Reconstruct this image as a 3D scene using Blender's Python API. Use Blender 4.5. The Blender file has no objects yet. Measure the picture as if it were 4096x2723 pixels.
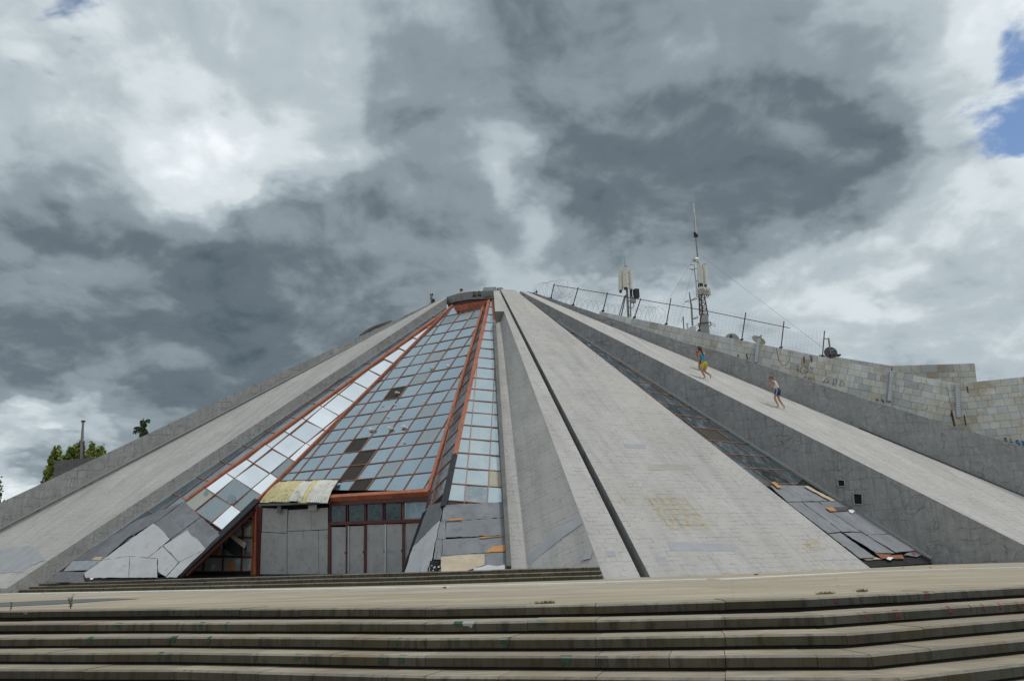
import bpy, math, random
import numpy as np
from mathutils import Matrix, Vector

random.seed(7)
SC = bpy.context.scene
COL = SC.collection

# ------------------------------------------------------------------ camera
F, CX, CY, Q = 3176.0, 2048.0, 1361.5, 0.85          # focal length and centre measured on the photograph; Q scales the survey to metres
EYE = np.array([0, 0, 0.56 * Q])
PITCH, ROLL = math.radians(15.93), math.radians(1.75)
_cp, _sp, _cr, _sr = math.cos(PITCH), math.sin(PITCH), math.cos(ROLL), math.sin(ROLL)
R_AX = Vector((_cr, _sr * _sp, -_sr * _cp)); U_AX = Vector((_sr, -_cr * _sp, _cr * _cp)); F_AX = Vector((0, _cp, _sp))
cam = bpy.data.cameras.new('camera'); cam_o = bpy.data.objects.new('camera', cam); COL.objects.link(cam_o)
cam.sensor_width = 36; cam.lens = F / 4096 * 36; cam.clip_start = 0.05; cam.clip_end = 5000
m3 = Matrix((R_AX, U_AX, -F_AX)).transposed()
cam_o.matrix_world = Matrix.Translation(Vector(EYE)) @ m3.to_4x4()
SC.camera = cam_o

def ray(px, py):
    u = (px - CX) / F; v = -(py - CY) / F
    u, v = _cr * u + _sr * v, -_sr * u + _cr * v
    return np.array([u, _cp - v * _sp, _sp + v * _cp])

# ------------------------------------------------------------------ world, sun, exposure
SUN_EL, SUN_AZ = math.radians(62), math.radians(70)  # azimuth from +Y towards +X
SUN = np.array([math.sin(SUN_AZ) * math.cos(SUN_EL), math.cos(SUN_AZ) * math.cos(SUN_EL), math.sin(SUN_EL)])
world = bpy.data.worlds.new('World'); SC.world = world; world.use_nodes = True
W = world.node_tree; W.nodes.clear()

def wn(t, **kw):
    n = W.nodes.new(t)
    for k, v in kw.items(): setattr(n, k, v)
    return n

def wmath(op, a, b=None, c=None, clamp=False):
    n = wn('ShaderNodeMath', operation=op, use_clamp=clamp)
    for i, x in enumerate((a, b, c)):
        if x is None: continue
        if isinstance(x, (int, float)): n.inputs[i].default_value = x
        else: W.links.new(x, n.inputs[i])
    return n.outputs[0]

def wvec(op, a, b=None):
    n = wn('ShaderNodeVectorMath', operation=op)
    for i, x in enumerate((a, b)):
        if x is None: continue
        if isinstance(x, (tuple, list)): n.inputs[i].default_value = x
        else: W.links.new(x, n.inputs[i])
    return n.outputs['Value'] if op in ('DOT_PRODUCT', 'LENGTH') else n.outputs[0]

def wscale(v, s):
    n = wn('ShaderNodeVectorMath', operation='SCALE'); W.links.new(v, n.inputs[0])
    if isinstance(s, (int, float)): n.inputs['Scale'].default_value = s
    else: W.links.new(s, n.inputs['Scale'])
    return n.outputs[0]

def wnoise(vec, scale, detail, rough=.55, dist=0.0, color=False):
    n = wn('ShaderNodeTexNoise'); W.links.new(vec, n.inputs['Vector'])
    n.inputs['Scale'].default_value = scale; n.inputs['Detail'].default_value = detail
    n.inputs['Roughness'].default_value = rough; n.inputs['Distortion'].default_value = dist
    return n.outputs['Color'] if color else n.outputs['Fac']

tc = wn('ShaderNodeTexCoord'); D0 = tc.outputs['Generated']
sepd = wn('ShaderNodeSeparateXYZ'); W.links.new(D0, sepd.inputs[0])
zabs = wmath('ADD', wmath('ABSOLUTE', sepd.outputs[2]), 0.42)
comb = wn('ShaderNodeCombineXYZ')
for i in range(3): W.links.new(zabs, comb.inputs[i])
PL = wvec('DIVIDE', D0, comb.outputs[0])                # flattens the cloud field towards the horizon
warp = wscale(wvec('SUBTRACT', wnoise(PL, 2.3, 5, .58, color=True), (.5, .5, .5)), 0.16)
warp2 = wscale(wvec('SUBTRACT', wnoise(PL, 9.0, 4, .6, color=True), (.5, .5, .5)), 0.05)
DW = wvec('ADD', wvec('ADD', D0, warp), warp2)

def blob(px, py, rx, ry, tilt=0, src=None):
    """a cloud lump: direction of its centre and angular half-sizes (in photograph pixels of arc)"""
    d = ray(px, py); d = Vector(d).normalized()
    h = Vector((d.y, -d.x, 0)).normalized(); v = h.cross(d)
    t = math.radians(tilt); h2 = h * math.cos(t) + v * math.sin(t); v2 = -h * math.sin(t) + v * math.cos(t)
    mp = wn('ShaderNodeMapping', vector_type='TEXTURE')
    W.links.new(src or DW, mp.inputs['Vector'])
    mp.inputs['Location'].default_value = d
    mp.inputs['Rotation'].default_value = Matrix((h2, v2, d)).transposed().to_euler()
    mp.inputs['Scale'].default_value = (rx / F, ry / F, .8)
    g = wn('ShaderNodeTexGradient', gradient_type='SPHERICAL'); W.links.new(mp.outputs[0], g.inputs[0])
    return g.outputs['Fac']

def ss(x, lo, hi):
    n = wn('ShaderNodeMapRange', interpolation_type='SMOOTHSTEP'); W.links.new(x, n.inputs['Value'])
    n.inputs['From Min'].default_value = lo; n.inputs['From Max'].default_value = hi
    return n.outputs['Result']

# brightness field of the clouds: positive weights lighten, negative darken
BLOBS = [  # px, py, rx, ry, tilt, weight, softness
    (380, 1330, 1250, 560, -6, -.30, .6), (1330, 1040, 700, 330, 6, -.22, .45), (250, 1180, 760, 260, 0, -.12, .7), (900, 1450, 1000, 240, -14, -.16, .7),
    (280, 560, 320, 280, 20, -.08, .5), (1350, 740, 300, 200, 0, -.07, .5), (420, 830, 300, 160, 0, -.05, .6),
    (2780, 280, 860, 560, -8, -.24, .32), (2820, 680, 760, 240, 6, -.15, .6), (1880, 60, 400, 230, -16, -.10, .5), (3450, 450, 480, 280, 0, -.07, .6), (3350, 700, 560, 200, 6, -.05, .6),
    (1830, 560, 300, 270, 30, -.13, .45), (2250, 930, 420, 190, 10, -.12, .5), (4000, 1090, 300, 150, 0, -.07, .5), (3650, 760, 420, 170, -10, -.07, .5), (2700, 1060, 420, 150, 0, -.05, .5),
    (700, 500, 480, 280, -20, .03, .6), (60, 230, 300, 240, 0, .03, .6), (2060, 700, 200, 360, 20, .07, .6), (1500, 330, 420, 260, 0, .02, .6),
    (40, 1800, 330, 110, 15, .22, .6), (420, 1680, 330, 90, 0, .10, .6), (90, 1890, 500, 60, 0, -.12, .6), (1150, 700, 260, 60, 20, .10, .6), (900, 560, 420, 120, 20, .12, .6), (2080, 800, 150, 300, 10, .08, .6),
    (3950, 330, 430, 520, 0, .12, .6), (3330, 220, 260, 130, 0, .12, .5), (3500, 900, 560, 180, 0, .06, .6),
]
acc = None
for b in BLOBS:
    t = wmath('MULTIPLY', ss(blob(*b[:5]), 0, b[6]), b[5])
    acc = t if acc is None else wmath('ADD', acc, t)
def wvor(vec, scale, detail):
    n = wn('ShaderNodeTexVoronoi', feature='F1'); W.links.new(vec, n.inputs['Vector']); n.inputs['Scale'].default_value = scale
    n.inputs['Detail'].default_value = detail; n.inputs['Roughness'].default_value = .5; n.inputs['Lacunarity'].default_value = 2.2; n.normalize = True
    return n.outputs['Distance']
def flat(d):
    sp_ = wn('ShaderNodeSeparateXYZ'); W.links.new(d, sp_.inputs[0]); za = wmath('ADD', wmath('ABSOLUTE', sp_.outputs[2]), .42)
    cb = wn('ShaderNodeCombineXYZ')
    for q in range(3): W.links.new(za, cb.inputs[q])
    return wvec('DIVIDE', d, cb.outputs[0])
def heap(d):                                            # piled cloud density: large masses with cauliflower edges
    p = wvec('ADD', flat(d), (3.1, 1.7, 0.4)); p = wvec('ADD', p, wscale(wvec('SUBTRACT', wnoise(p, 4.0, 3, .55, color=True), (.5, .5, .5)), .16))
    return wmath('SUBTRACT', wmath('MULTIPLY', wnoise(p, 2.6, 8, .55), 1.0), wmath('MULTIPLY', wvor(p, 5.0, 3), .24))
h0, h1 = heap(D0), heap(wvec('ADD', D0, (0.012, 0.004, 0.030)))   # second sample a step towards the light: gives lit tops and dull bases
f1 = wmath('SUBTRACT', h0, .40)
relief = wmath('SUBTRACT', h0, h1)
f2 = wmath('SUBTRACT', wnoise(wvec('ADD', PL, (7.7, 5.2, 2.4)), 8.5, 7, .58, .5), .5)
acc = wmath('MAXIMUM', acc, -.36)
high = wmath('MULTIPLY', ss(sepd.outputs[2], .60, .90), .07)    # thinner, brighter cover overhead, as the mirrored panes show it
lum = wmath('ADD', wmath('ADD', wmath('ADD', .625, high), acc), wmath('ADD', wmath('ADD', wmath('MULTIPLY', f1, .36), wmath('MULTIPLY', relief, .95)), wmath('MULTIPLY', f2, .07)))
ramp = wn('ShaderNodeValToRGB'); W.links.new(lum, ramp.inputs[0])
cr = ramp.color_ramp; cr.interpolation = 'EASE'
cr.elements[0].position = .05; cr.elements[0].color = (.048, .072, .094, 1)
cr.elements[1].position = 1.0; cr.elements[1].color = (.90, .93, .95, 1)
for p, c in ((.25, (.112, .145, .170, 1)), (.42, (.218, .262, .290, 1)), (.60, (.385, .445, .48, 1)), (.76, (.57, .63, .66, 1))):
    e = cr.elements.new(p); e.color = c
sky = wn('ShaderNodeTexSky', sky_type='NISHITA'); sky.sun_disc = False
sky.sun_elevation = SUN_EL; sky.sun_rotation = SUN_AZ; sky.air_density = 1.0; sky.dust_density = .4; sky.ozone_density = 4.0
skys = wn('ShaderNodeVectorMath', operation='SCALE'); W.links.new(sky.outputs[0], skys.inputs[0]); skys.inputs['Scale'].default_value = 0.085
hole = None
for b in ((300, -125, 240, 130, -8), (4040, 140, 320, 150, 30), (4090, 490, 230, 120, 30)):
    t = blob(*b); hole = t if hole is None else wmath('MAXIMUM', hole, t)
hole_g = wmath('SUBTRACT', wnoise(wvec('ADD', PL, (1.3, 9.1, 0.7)), 2.2, 7, .6, .6), .56)     # a few gaps elsewhere in the cover
hole = wmath('MAXIMUM', wmath('MULTIPLY', ss(hole, .03, .22), ss(wmath('ADD', hole, wmath('MULTIPLY', wmath('ADD', f1, wmath('MULTIPLY', f2, 1.6)), -1.5)), .26, .74)), wmath('MULTIPLY', ss(hole_g, .06, .16), ss(sepd.outputs[2], .62, .78)))
mixs = wn('ShaderNodeMix', data_type='RGBA'); W.links.new(hole, mixs.inputs['Factor'])
W.links.new(ramp.outputs[0], mixs.inputs['A']); W.links.new(skys.outputs[0], mixs.inputs['B'])
bg = wn('ShaderNodeBackground'); W.links.new(mixs.outputs['Result'], bg.inputs[0]); bg.inputs[1].default_value = 1.0
wo = wn('ShaderNodeOutputWorld'); W.links.new(bg.outputs[0], wo.inputs[0])

sun = bpy.data.lights.new('sun', 'SUN'); sun.energy = 1.5; sun.angle = math.radians(10); sun.color = (1, .95, .87)
sun_o = bpy.data.objects.new('sun', sun); COL.objects.link(sun_o)
sun_o.rotation_euler = Vector(SUN).to_track_quat('Z', 'Y').to_euler(); sun_o.location = (30, 10, 60)
SC.view_settings.view_transform = 'Standard'; SC.view_settings.look = 'None'
SC.view_settings.exposure = 0.25; SC.view_settings.gamma = 1; SC.view_settings.use_curve_mapping = False

# ------------------------------------------------------------------ geometry helpers
def A(*v): return np.array(v, float)
def unit(v): v = np.array(v, float); return v / np.linalg.norm(v)
Z = A(0, 0, 1)
AX = Q * A(-2, 63.3, 0)                               # the pyramid's vertical axis
K1 = -.04
def und(px, py):
    ud, vd = (px - CX) / F, (py - CY) / F; u, v = ud, vd
    for _ in range(8):
        r2 = u * u + v * v; u = ud / (1 + K1 * r2); v = vd / (1 + K1 * r2)
    return CX + u * F, CY + v * F
def atz(px, py, z):
    d = ray(px, py); return EYE + d * ((z - EYE[2]) / d[2])
def aty(px, py, y):
    d = ray(px, py); return EYE + d * (y / d[1])
def gnd(px, py, z=0.0):                               # a point of the level ground, lens distortion taken out of its distance
    d = ray(*und(px, py)); y = d[1] * ((z - EYE[2]) / d[2]); r = ray(px, py)
    return A(r[0] / r[1] * y, y, z)
class Plane:
    def __init__(s, p, n): s.p = np.array(p, float); s.n = unit(n)
    def hit(s, px, py, off=0.0):
        d = ray(px, py); return EYE + d * (np.dot(s.p + s.n * off - EYE, s.n) / np.dot(d, s.n))
    def poly(s, pts, off=0.0): return [s.hit(x, y, off) for x, y in pts]
    def axes(s):
        h = unit(np.cross(Z, s.n)) if abs(s.n[2]) < .999 else A(1, 0, 0)
        return h, np.cross(s.n, h)
def plane3(a, b, c):
    n = unit(np.cross(b - a, c - a)); return Plane(a, n if n @ (EYE - a) > 0 else -n)
def line_level(a, b, theta):                          # plane through a line with a level direction at right angles to azimuth theta
    t = math.radians(theta); return plane3(a, b, a + A(math.cos(t), math.sin(t), 0) * 3)

class MB:
    def __init__(s): s.v = []; s.f = []; s.m = []
    def face(s, pts, mi=0):
        i = len(s.v); s.v += [tuple(map(float, p)) for p in pts]; s.f.append(tuple(range(i, i + len(pts)))); s.m.append(mi)
    def prism(s, pts, n, t, mi=0, mside=None):
        """pts face outward along n; thickness t behind them"""
        n = unit(n); pts = [np.array(p, float) for p in pts]
        nn = sum((np.cross(pts[i], pts[(i + 1) % len(pts)]) for i in range(len(pts))), np.zeros(3))
        if nn @ n < 0: pts = pts[::-1]
        bk = [p - n * t for p in pts]; k = len(pts); i = len(s.v)
        s.v += [tuple(p) for p in pts] + [tuple(p) for p in bk]
        s.f.append(tuple(range(i, i + k))); s.m.append(mi)
        s.f.append(tuple(range(i + 2 * k - 1, i + k - 1, -1))); s.m.append(mi)
        ms = mi if mside is None else mside
        for j in range(k):
            a, b = j, (j + 1) % k
            s.f.append((i + a, i + k + a, i + k + b, i + b)); s.m.append(ms)
        return s
    def hexa(s, lo, hi, mi=0):
        """two rings of equal length joined into a closed solid"""
        k = len(lo); i = len(s.v); s.v += [tuple(map(float, p)) for p in lo] + [tuple(map(float, p)) for p in hi]
        s.f.append(tuple(range(i + k - 1, i - 1, -1))); s.f.append(tuple(range(i + k, i + 2 * k))); s.m += [mi, mi]
        for j in range(k):
            a, b = j, (j + 1) % k; s.f.append((i + a, i + b, i + k + b, i + k + a)); s.m.append(mi)
        return s
    def bar(s, p0, p1, w, h, n, mi=0):
        """bar along p0-p1, width w across, height h along n (centred)"""
        p0, p1 = np.array(p0, float), np.array(p1, float); d = unit(p1 - p0); n = unit(n - d * (d @ n)); c = np.cross(d, n)
        r = [c * w / 2 + n * h / 2, -c * w / 2 + n * h / 2, -c * w / 2 - n * h / 2, c * w / 2 - n * h / 2]
        return s.hexa([p0 + q for q in r], [p1 + q for q in r], mi)
    def box(s, c, sx, sy, sz, rot=0, mi=0):
        c = np.array(c, float); a = math.radians(rot); x = A(math.cos(a), math.sin(a), 0) * sx / 2; y = A(-math.sin(a), math.cos(a), 0) * sy / 2; z = Z * sz / 2
        lo = [c + q - z for q in (x + y, -x + y, -x - y, x - y)]
        return s.hexa(lo, [p + 2 * z for p in lo], mi)
    def tube(s, pts, r, seg=6, mi=0, cap=True):
        pts = [np.array(p, float) for p in pts]; rs = r if isinstance(r, (list, tuple)) else [r] * len(pts)
        rings = []
        for i, p in enumerate(pts):
            d = unit(pts[min(i + 1, len(pts) - 1)] - pts[max(i - 1, 0)]); a = unit(np.cross(d, A(.31, .77, .55))); b = np.cross(d, a)
            i0 = len(s.v)
            for k in range(seg):
                t = 2 * math.pi * k / seg; s.v.append(tuple(p + (a * math.cos(t) + b * math.sin(t)) * rs[i]))
            rings.append(i0)
        for i in range(len(rings) - 1):
            for k in range(seg):
                a, b = rings[i], rings[i + 1]; s.f.append((a + k, a + (k + 1) % seg, b + (k + 1) % seg, b + k)); s.m.append(mi)
        if cap:
            s.f.append(tuple(rings[0] + k for k in range(seg))[::-1]); s.m.append(mi)
            s.f.append(tuple(rings[-1] + k for k in range(seg))); s.m.append(mi)
        return s
    def build(s, name, mats, parent=None, uv=None, smooth=False):
        me = bpy.data.meshes.new(name); me.from_pydata(s.v, [], s.f)
        for m_ in (mats if isinstance(mats, (list, tuple)) else [mats]): me.materials.append(m_)
        me.polygons.foreach_set('material_index', s.m)
        if smooth: me.polygons.foreach_set('use_smooth', [True] * len(s.f))
        if uv is not None:
            o, h, v = uv; lay = me.uv_layers.new(name='UVMap')
            V = np.array(s.v); vi = np.zeros(len(me.loops), int); me.loops.foreach_get('vertex_index', vi)
            P = V[vi] - o; lay.data.foreach_set('uv', np.stack([P @ h, P @ v], 1).ravel())
        me.update()
        ob = bpy.data.objects.new(name, me); COL.objects.link(ob)
        if parent is not None: attach(ob, parent)
        return ob

def attach(ob, parent):
    ob.parent = parent
    ob.matrix_parent_inverse = Matrix.Translation(Vector(parent.get('_at', (0, 0, 0)))).inverted()
def empty(name, loc, label=None, cat=None, group=None, kind=None):
    o = bpy.data.objects.new(name, None); COL.objects.link(o); o.location = tuple(map(float, loc)); o['_at'] = tuple(map(float, loc)); o.empty_display_size = .3
    tag(o, label, cat, group, kind); return o
def tag(o, label=None, cat=None, group=None, kind=None):
    for k, v in (('label', label), ('category', cat), ('group', group), ('kind', kind)):
        if v: o[k] = v
    return o

def clip_half(poly, a, b, c):                         # keep a*x+b*y<=c
    out = []
    for i in range(len(poly)):
        p, q = poly[i], poly[(i + 1) % len(poly)]; fp, fq = a * p[0] + b * p[1] - c, a * q[0] + b * q[1] - c
        if fp <= 0: out.append(p)
        if fp * fq < 0: t = fp / (fp - fq); out.append((p[0] + (q[0] - p[0]) * t, p[1] + (q[1] - p[1]) * t))
    return out
def area2(poly): return .5 * sum(poly[i][0] * poly[(i + 1) % len(poly)][1] - poly[(i + 1) % len(poly)][0] * poly[i][1] for i in range(len(poly)))
def clip_convex(poly, clipper):
    if area2(clipper) < 0: clipper = clipper[::-1]
    for i in range(len(clipper)):
        p, q = clipper[i], clipper[(i + 1) % len(clipper)]; dx, dy = q[0] - p[0], q[1] - p[1]
        poly = clip_half(poly, dy, -dx, dy * p[0] - dx * p[1])
        if len(poly) < 3: return []
    return poly

# ------------------------------------------------------------------ materials
class NT:
    def __init__(s, name, rough=.8, metal=0.0, base=(.5, .5, .5), spec=.5):
        s.mat = bpy.data.materials.new(name); s.mat.use_nodes = True; s.t = s.mat.node_tree
        s.b = s.t.nodes['Principled BSDF']
        s.b.inputs['Base Color'].default_value = (*base, 1); s.b.inputs['Roughness'].default_value = rough
        s.b.inputs['Metallic'].default_value = metal; s.b.inputs['Specular IOR Level'].default_value = spec
        s._tc = None
    def lk(s, a, b): s.t.links.new(a, b)
    def setin(s, sock, x):
        if isinstance(x, (int, float)): sock.default_value = x
        elif isinstance(x, (tuple, list)): sock.default_value = (*x, 1) if len(x) == 3 and len(sock.default_value) == 4 else x
        else: s.lk(x, sock)
    def co(s, which='Object'):
        if s._tc is None: s._tc = s.t.nodes.new('ShaderNodeTexCoord')
        return s._tc.outputs[which]
    def mapv(s, vec, scale=(1, 1, 1), loc=(0, 0, 0), rot=(0, 0, 0)):
        n = s.t.nodes.new('ShaderNodeMapping'); s.lk(vec, n.inputs[0]); n.inputs['Scale'].default_value = scale
        n.inputs['Location'].default_value = loc; n.inputs['Rotation'].default_value = rot; return n.outputs[0]
    def noise(s, vec, scale, detail=4, rough=.55, dist=0, col=False):
        n = s.t.nodes.new('ShaderNodeTexNoise'); s.lk(vec, n.inputs['Vector'])
        for k, v in (('Scale', scale), ('Detail', detail), ('Roughness', rough), ('Distortion', dist)): n.inputs[k].default_value = v
        return n.outputs['Color' if col else 'Fac']
    def vor(s, vec, scale, feature='F1', out='Distance', rand=1.0):
        n = s.t.nodes.new('ShaderNodeTexVoronoi'); n.feature = feature; s.lk(vec, n.inputs['Vector']); n.inputs['Scale'].default_value = scale
        n.inputs['Randomness'].default_value = rand; return n.outputs[out]
    def ramp(s, x, stops, interp='LINEAR'):
        n = s.t.nodes.new('ShaderNodeValToRGB'); s.lk(x, n.inputs[0]); r = n.color_ramp; r.interpolation = interp
        while len(r.elements) < len(stops): r.elements.new(.5)
        for e, (p, c) in zip(r.elements, stops):
            e.position = p; e.color = (*c, 1) if isinstance(c, (tuple, list)) else (c, c, c, 1)
        return n.outputs[0]
    def math(s, op, a, b=0.0, clamp=False):
        n = s.t.nodes.new('ShaderNodeMath'); n.operation = op; n.use_clamp = clamp
        s.setin(n.inputs[0], a); s.setin(n.inputs[1], b); return n.outputs[0]
    def vadd(s, a, b, scale=None):
        if scale is not None:
            k = s.t.nodes.new('ShaderNodeVectorMath'); k.operation = 'SCALE'; s.lk(b, k.inputs[0]); k.inputs['Scale'].default_value = scale; b = k.outputs[0]
        n = s.t.nodes.new('ShaderNodeVectorMath'); n.operation = 'ADD'; s.lk(a, n.inputs[0]); s.lk(b, n.inputs[1]); return n.outputs[0]
    def mix(s, f, a, b, blend='MIX'):
        n = s.t.nodes.new('ShaderNodeMix'); n.data_type = 'RGBA'; n.blend_type = blend
        s.setin(n.inputs['Factor'], f); s.setin(n.inputs['A'], a); s.setin(n.inputs['B'], b); return n.outputs['Result']
    def brick(s, vec, w, h, mortar=.02, off=.5, smooth=.1, scale=1.0):
        n = s.t.nodes.new('ShaderNodeTexBrick'); s.lk(vec, n.inputs['Vector']); n.offset = off
        for k, v in (('Scale', scale), ('Mortar Size', mortar), ('Mortar Smooth', smooth), ('Brick Width', w), ('Row Height', h)): n.inputs[k].default_value = v
        n.inputs['Color1'].default_value = (0, 0, 0, 1); n.inputs['Color2'].default_value = (1, 1, 1, 1); n.inputs['Mortar'].default_value = (.5, .5, .5, 1)
        return n.outputs['Fac'], n.outputs['Color']
    def rnd(s):
        return s.t.nodes.new('ShaderNodeObjectInfo').outputs['Random']
    def color(s, x): s.setin(s.b.inputs['Base Color'], x); return s
    def rough(s, x): s.setin(s.b.inputs['Roughness'], x); return s
    def bump(s, h, strength=.5, dist=.02):
        n = s.t.nodes.new('ShaderNodeBump'); s.lk(h, n.inputs['Height']); n.inputs['Strength'].default_value = strength; n.inputs['Distance'].default_value = dist
        s.lk(n.outputs[0], s.b.inputs['Normal']); return s

def plain(name, base, rough=.7, metal=0.0, var=.15, scale=3.0, bump=0.0, spec=.5, dirt=None):
    k = NT(name, rough, metal, base, spec); n = k.noise(k.co(), scale, 5, .6)
    lo = tuple(c * (1 - var) for c in base); hi = tuple(c * (1 + var) for c in base)
    c = k.ramp(n, [(.3, lo), (.7, hi)])
    if dirt: c = k.mix(k.ramp(k.noise(k.co(), scale * 2.7, 6, .65), [(.52, 0.0), (.68, 1.0)]), c, dirt)
    k.color(c)
    if bump: k.bump(k.noise(k.co(), scale * 6, 5, .6), bump, .02)
    return k.mat

def painted_tiles(name, base, dark, w, h, line=.6, bumps=.6, stains=None, warm=None):
    """paint rolled over stone cladding: the joints of the tiles telegraph through it"""
    k = NT(name, .85, 0, base, .25); uv = k.co('UV')
    wv = k.vadd(uv, k.noise(uv, 1.6, 4, .6, col=True), .22); wv = k.vadd(wv, k.noise(uv, 9, 3, .6, col=True), .08)
    bf, bc = k.brick(wv, w, h, .014, .5, .3)
    vis = k.ramp(k.noise(k.mapv(uv, (.8, 2.0, 1)), 1.3, 6, .68), [(.47, 0.0), (.62, 1.0)])
    ln = k.math('MULTIPLY', bf, vis)
    strk = k.noise(k.mapv(uv, (1.2, 16, 1)), 1.2, 5, .62)
    big = k.noise(uv, .35, 5, .6)
    c = k.ramp(big, [(.3, tuple(x * .86 for x in base)), (.7, tuple(x * 1.08 for x in base))])
    c = k.mix(k.ramp(strk, [(.35, .32), (.62, 0.0)]), c, tuple(x * .66 for x in base))
    c = k.mix(k.math('MULTIPLY', bc, .07), c, tuple(x * .72 for x in base))
    grime = k.ramp(k.noise(k.mapv(uv, (1.6, .16, 1)), 1.1, 6, .66), [(.46, 0.0), (.70, .55)])
    c = k.mix(grime, c, tuple(x * .62 for x in base))
    pale = k.ramp(k.noise(k.mapv(uv, (1, .7, 1), (9, 4, 2)), .55, 5, .6), [(.55, 0.0), (.70, .35)])
    c = k.mix(pale, c, tuple(min(.8, x * 1.25) for x in base))
    if warm: c = k.mix(k.ramp(k.noise(uv, .22, 3, .5), [(.5, 0.0), (.72, .5)]), c, warm)
    c = k.mix(k.math('MULTIPLY', ln, line), c, dark)
    spots = k.ramp(k.noise(uv, 14, 4, .7), [(.66, 0.0), (.74, 1.0)])
    c = k.mix(k.math('MULTIPLY', spots, .45), c, dark)
    if stains: c = stains(k, uv, c)
    k.color(c)
    hgt = k.math('SUBTRACT', k.math('MULTIPLY', k.noise(uv, 7, 6, .65), .6), k.math('MULTIPLY', ln, 1.0))
    k.bump(hgt, bumps, .04); return k.mat

def flaky_paint(name, base, dark, w=.62, h=.55):
    """grey paint over cladding, flaking along the tile edges"""
    k = NT(name, .88, 0, base, .2); uv = k.co('UV')
    wv = k.vadd(uv, k.noise(uv, 1.3, 4, .6, col=True), .55); wv = k.vadd(wv, k.noise(uv, 6, 3, .6, col=True), .07)
    bf, bc = k.brick(wv, w, h, .016, .5, .2)
    vis = k.ramp(k.noise(uv, .7, 6, .66), [(.47, 0.0), (.61, 1.0)])
    crk = k.ramp(k.vor(k.vadd(uv, k.noise(uv, 2, 4, .6, col=True), .5), 1.5, 'DISTANCE_TO_EDGE'), [(0.0, 1.0), (.022, 0.0)])
    vis2 = k.ramp(k.noise(k.mapv(uv, (1, 1, 1), (5, 3, 0)), .8, 4, .6), [(.5, 0.0), (.6, 1.0)])
    ln = k.math('MAXIMUM', k.math('MULTIPLY', bf, vis), k.math('MULTIPLY', crk, vis2))
    peel = k.math('MULTIPLY', k.ramp(bc, [(.6, 0.0), (.62, 1.0)]), vis)
    c = k.ramp(k.noise(uv, .5, 6, .62), [(.3, tuple(x * .84 for x in base)), (.7, tuple(x * 1.12 for x in base))])
    c = k.mix(k.math('MULTIPLY', peel, .25), c, tuple(x * 1.25 for x in base))
    c = k.mix(k.ramp(k.noise(uv, 2.2, 7, .68), [(.36, .5), (.56, 0.0)]), c, tuple(x * .70 for x in base))
    c = k.mix(k.ramp(k.noise(k.mapv(uv, (1, 1, 1), (2, 8, 1)), 2.6, 5, .6), [(.56, 0.0), (.66, .45)]), c, tuple(x * 1.28 for x in base))
    run = k.ramp(k.noise(k.mapv(uv, (3.5, .25, 1)), 1.4, 5, .65), [(.48, 0.0), (.66, .6)])
    c = k.mix(run, c, tuple(x * .68 for x in base))
    c = k.mix(k.math('MULTIPLY', ln, .42), c, dark); k.color(c)
    hgt = k.math('ADD', k.math('SUBTRACT', k.math('MULTIPLY', k.noise(uv, 5, 6, .6), .6), ln), k.math('MULTIPLY', peel, .6))
    k.bump(hgt, .7, .05); return k.mat

def yellow_patches(boxes):
    def fn(k, uv, c):
        sx = k.t.nodes.new('ShaderNodeSeparateXYZ'); k.lk(k.vadd(uv, k.noise(uv, .8, 3, .6, col=True), .5), sx.inputs[0])
        tot = None
        for x0, x1, y0, y1 in boxes:
            def rng(s, a, b):
                n = k.t.nodes.new('ShaderNodeMapRange'); n.interpolation_type = 'SMOOTHSTEP'; k.lk(s, n.inputs['Value']); n.inputs['From Min'].default_value = a; n.inputs['From Max'].default_value = b; return n.outputs[0]
            m = k.math('MULTIPLY', k.math('MULTIPLY', rng(sx.outputs[0], x0, x0 + .4), rng(sx.outputs[0], x1, x1 - .4)), k.math('MULTIPLY', rng(sx.outputs[1], y0, y0 + .3), rng(sx.outputs[1], y1, y1 - .3)))
            tot = m if tot is None else k.math('MAXIMUM', tot, m)
        bf, bc = k.brick(k.vadd(uv, k.noise(uv, 3, 3, .6, col=True), .12), .62, .34, .018, .0, .2)
        gap = k.ramp(k.noise(uv, 1.7, 5, .65), [(.40, 0.0), (.56, 1.0)])
        spl = k.ramp(k.noise(uv, 4.2, 6, .68), [(.50, 0.0), (.60, 1.0)])
        c = k.mix(k.math('MULTIPLY', tot, .35), c, (.39, .37, .315))
        c = k.mix(k.math('MULTIPLY', k.math('MULTIPLY', tot, spl), .8), c, (.38, .28, .13))
        c = k.mix(k.math('MULTIPLY', k.math('MULTIPLY', tot, k.math('MULTIPLY', bf, gap)), .8), c, (.12, .115, .10))
        return c
    return fn

M = {}
M['ramp'] = painted_tiles('painted_light_cladding', (.468, .454, .438), (.165, .158, .148), .52, .26, .56)
M['ramp_cool'] = painted_tiles('painted_light_grey_cladding', (.47, .455, .435), (.16, .155, .145), .5, .3, .55)
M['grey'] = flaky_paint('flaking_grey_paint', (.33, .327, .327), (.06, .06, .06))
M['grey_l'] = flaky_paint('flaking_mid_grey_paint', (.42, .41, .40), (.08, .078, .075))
M['slot'] = plain('dark_grey_paint', (.13, .13, .13), .9, var=.25, scale=1.5, bump=.3)
M['patch'] = plain('blue_grey_patch_paint', (.33, .335, .36), .85, var=.1, scale=1.2, bump=.15)
M['patch_w'] = plain('warm_grey_patch_paint', (.33, .32, .28), .85, var=.12, scale=1.2, bump=.15)
M['orange'] = plain('orange_steel_paint', (.44, .13, .06), .55, var=.25, scale=1.6, bump=.1, dirt=(.24, .085, .05))
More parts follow.
